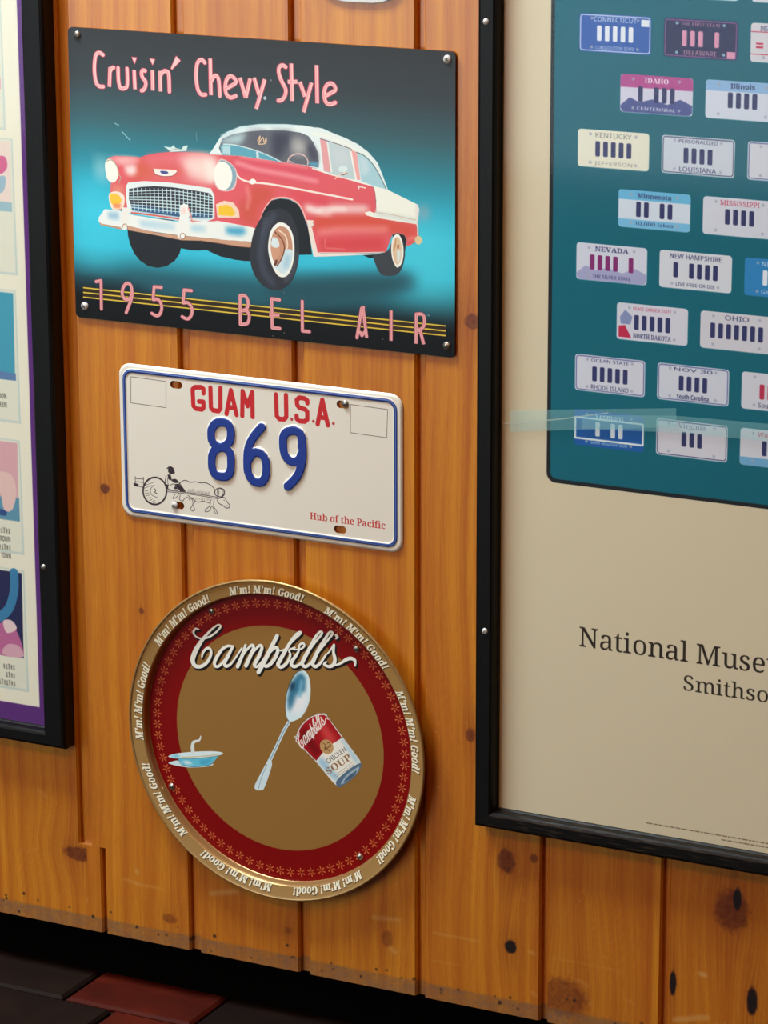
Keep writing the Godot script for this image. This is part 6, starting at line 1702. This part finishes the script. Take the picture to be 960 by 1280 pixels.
func build_plate() -> void:
	var o := thing("license_plate", "white embossed Guam licence plate with blue number 869", "license plate", Vector3(-0.1524, 0.0762 + UP, 0.0))
	var k := draw_plate()
	var mat := printed("enamelled aluminium", k, 0.35)
	mat.clearcoat_enabled = true
	mat.clearcoat = 0.3
	mat.clearcoat_roughness = 0.2
	# relief: height of the pressed sheet from the shapes that are pressed into it
	var hs := Sheet.new(304.8, 152.4, 2.0, Color.BLACK)
	hs.stroke(closed_ring(rounded(6.6, 6.6, 298.2, 145.8, 9.0)), 3.6, Color.WHITE)
	var ds := Sheet.new(304.8, 152.4, 2.0, Color.BLACK)
	for d in DIGITS:
		ds.stroke(curve(d), 9.4, Color.WHITE)
	var cell := 0.7
	var nx := int(304.8 / cell) + 2
	var ny := int(152.4 / cell) + 2
	var slots := [Vector2(64.2, 15.3), Vector2(243.3, 15.5), Vector2(64.0, 134.4), Vector2(239.6, 136.7)]
	var half := Vector2(152.4, 76.2)
	var pos := PackedVector3Array()
	var inside := PackedByteArray()
	for j in ny:
		for i in nx:
			var p := Vector2(i * 304.8 / (nx - 1), j * 152.4 / (ny - 1))
			var hgt := 2.6
			var ok := 1
			# outer corner rounding
			var q := p - half
			var c := q.abs() - (half - Vector2(12.5, 12.5))
			var sd := Vector2(maxf(c.x, 0), maxf(c.y, 0)).length() + minf(maxf(c.x, c.y), 0.0) - 12.5
			if sd > 0.0:
				var dir := Vector2(maxf(c.x, 0), maxf(c.y, 0)).normalized() * Vector2(signf(q.x), signf(q.y))
				p -= dir * sd
				ok = 0 if sd > 0.01 else 1
				sd = 0.0
			# slots
			for sl in slots:
				var e: Vector2 = p - sl
				var ex := clampf(e.x, -2.9, 2.9)
				var dv := e - Vector2(ex, 0)
				var dd := dv.length() - 3.6
				if dd < 0.0 and dd > -3.59:
					p += dv.normalized() * -dd
					ok = 2
				elif dd <= -3.59:
					ok = 2
			hgt -= 1.8 * pow(clampf(1.0 + sd / 2.6, 0.0, 1.0), 2.0)
			hgt += relief(hs.im, p * 2.0) * 0.9 + relief(ds.im, p * 2.0) * 1.7
			pos.append(Vector3(p.x * 0.001, -p.y * 0.001, hgt * 0.001))
			inside.append(ok)
	var nrm := PackedVector3Array()
	for j in ny:
		for i in nx:
			var a := pos[j * nx + maxi(i - 1, 0)]
			var b := pos[j * nx + mini(i + 1, nx - 1)]
			var c := pos[maxi(j - 1, 0) * nx + i]
			var d := pos[mini(j + 1, ny - 1) * nx + i]
			var n := (b - a).cross(c - d)
			nrm.append(n.normalized() if n.length() > 1e-12 and n.z > 0.0 else Vector3(0, 0, 1))
	var parts := {}
	for j in ny - 1:
		for i in nx - 1:
			var v := [j * nx + i, j * nx + i + 1, (j + 1) * nx + i + 1, (j + 1) * nx + i]
			var n0 := 0
			var n2 := 0
			for e in v:
				n0 += 1 if inside[e] == 0 else 0
				n2 += 1 if inside[e] == 2 else 0
			if n0 == 4 or n2 == 4:
				continue
			var m := (pos[v[0]] + pos[v[2]]) * 500.0
			var ip := Vector2i(int(m.x * 2.0), int(-m.y * 2.0)).clamp(Vector2i.ZERO, ds.im.get_size() - Vector2i.ONE)
			var part := "plate_body"
			if ds.im.get_pixelv(ip).r > 0.5:
				part = "eight" if m.x < 133.0 else "six" if m.x < 171.0 else "nine"
			elif hs.im.get_pixelv(ip).r > 0.5:
				part = "raised_border"
			if not parts.has(part):
				parts[part] = [{}, PackedVector3Array(), PackedVector3Array(), PackedVector2Array(), PackedInt32Array()]
			var t: Array = parts[part]
			var ids := []
			for e in v:
				if not t[0].has(e):
					t[0][e] = t[1].size()
					t[1].append(pos[e])
					t[2].append(nrm[e])
					t[3].append(Vector2(pos[e].x / 0.3048, -pos[e].y / 0.1524))
				ids.append(t[0][e])
			t[4].append_array(PackedInt32Array([ids[0], ids[1], ids[2], ids[0], ids[2], ids[3]]))
	for part in ["plate_body", "raised_border", "eight", "six", "nine"]:
		var t: Array = parts[part]
		var arr := []
		arr.resize(Mesh.ARRAY_MAX)
		arr[Mesh.ARRAY_VERTEX] = t[1]
		arr[Mesh.ARRAY_NORMAL] = t[2]
		arr[Mesh.ARRAY_TEX_UV] = t[3]
		arr[Mesh.ARRAY_INDEX] = t[4]
		var me := ArrayMesh.new()
		me.add_surface_from_arrays(Mesh.PRIMITIVE_TRIANGLES, arr)
		var called: String = part if part.contains("_") else "embossed_digit"
		var n := put(called, me, mat, o)
		if called == "embossed_digit":
			n.set_meta("label", "blue embossed digit " + part)
	screw(o, Vector3(0.2460, -0.0145, 0.0026), 1.0, 0.3)
	screw(o, Vector3(0.0599, -0.1348, 0.0026), 1.0, 1.1, true)

func relief(im: Image, p: Vector2) -> float:
	# smoothed sample of a pressed shape, 0 to 1
	var acc := 0.0
	var w := im.get_width() - 1
	var h := im.get_height() - 1
	for dy in [-1, 0, 1]:
		for dx in [-1, 0, 1]:
			acc += im.get_pixel(clampi(int(p.x) + dx, 0, w), clampi(int(p.y) + dy, 0, h)).r
	acc /= 9.0
	return acc * acc * (3.0 - 2.0 * acc)

func build_tray() -> void:
	var o := thing("serving_tray", "round red and gold tin tray with a soup slogan around its rim", "tray", Vector3(0.0193, -0.2787 + UP, 0.0))
	var mat := printed("lithographed tin", draw_tray(), 0.33)
	mat.metallic_specular = 0.35
	var gold := paint("gold lacquered tin", Color(0.70, 0.55, 0.34), 0.32, 0.55)
	put("printed_base", lathe([Vector2(0.1452, 0.0040), Vector2(0.1100, 0.0040), Vector2(0.0600, 0.0040), Vector2(0.0, 0.0040)], 128, 0.330), mat, o)
	put("side_wall", lathe([Vector2(0.1478, 0.0128), Vector2(0.1470, 0.0122), Vector2(0.1462, 0.0100), Vector2(0.1458, 0.0062), Vector2(0.1456, 0.0046), Vector2(0.1450, 0.0040)], 128), gold, o)
	put("lettered_rim", lathe([Vector2(0.1600, 0.0146), Vector2(0.1585, 0.0140), Vector2(0.1500, 0.0131), Vector2(0.1478, 0.0128)], 128, 0.330), mat, o)
	var bead := []
	for i in 11:
		var t := -PI * 0.75 + PI * 1.5 * i / 10.0
		bead.append(Vector2(0.1607 + 0.0014 * cos(t), 0.0140 + 0.0014 * sin(t)))
	put("rolled_edge", lathe(bead, 128), gold, o)
	put("tray_back", lathe([Vector2(0.0, 0.0022), Vector2(0.1455, 0.0022), Vector2(0.1475, 0.0040), Vector2(0.1495, 0.0118), Vector2(0.1598, 0.0130)], 96), gold, o)
	for p in [[-0.0525, -0.1594, 1], [0.1047, -0.1749, 0], [-0.1015, -0.3473, 0], [0.1071, -0.3849, 0]]:
		screw(o, Vector3(p[0] - 0.0193 , p[1] + 0.2787, 0.0040), 0.95, p[1] * 9.0)

func build_plaque() -> void:
	# only its lower edge shows at the top of the photograph
	var o := thing("metal_badge", "small pale metal badge just above the tin sign, cut by the picture's top", "badge", Vector3(0.1092, 0.4790 + UP, 0.0))
	var outl := PackedVector2Array()
	for i in 40:
		var a := TAU * i / 40.0
		var v := Vector2.from_angle(a)
		outl.append(Vector2(0.046 * signf(v.x) * pow(absf(v.x), 0.6), 0.045 * signf(v.y) * pow(absf(v.y), 0.6)))
	put("badge_face", face_mesh(outl, 0.0035, Vector2.ONE), paint("pale enamel", Color(0.82, 0.82, 0.80), 0.35), o)
	put("badge_edge", edge_mesh(outl, 0.0004, 0.0035), paint("tin", Color(0.5, 0.48, 0.45), 0.4, 0.6), o)
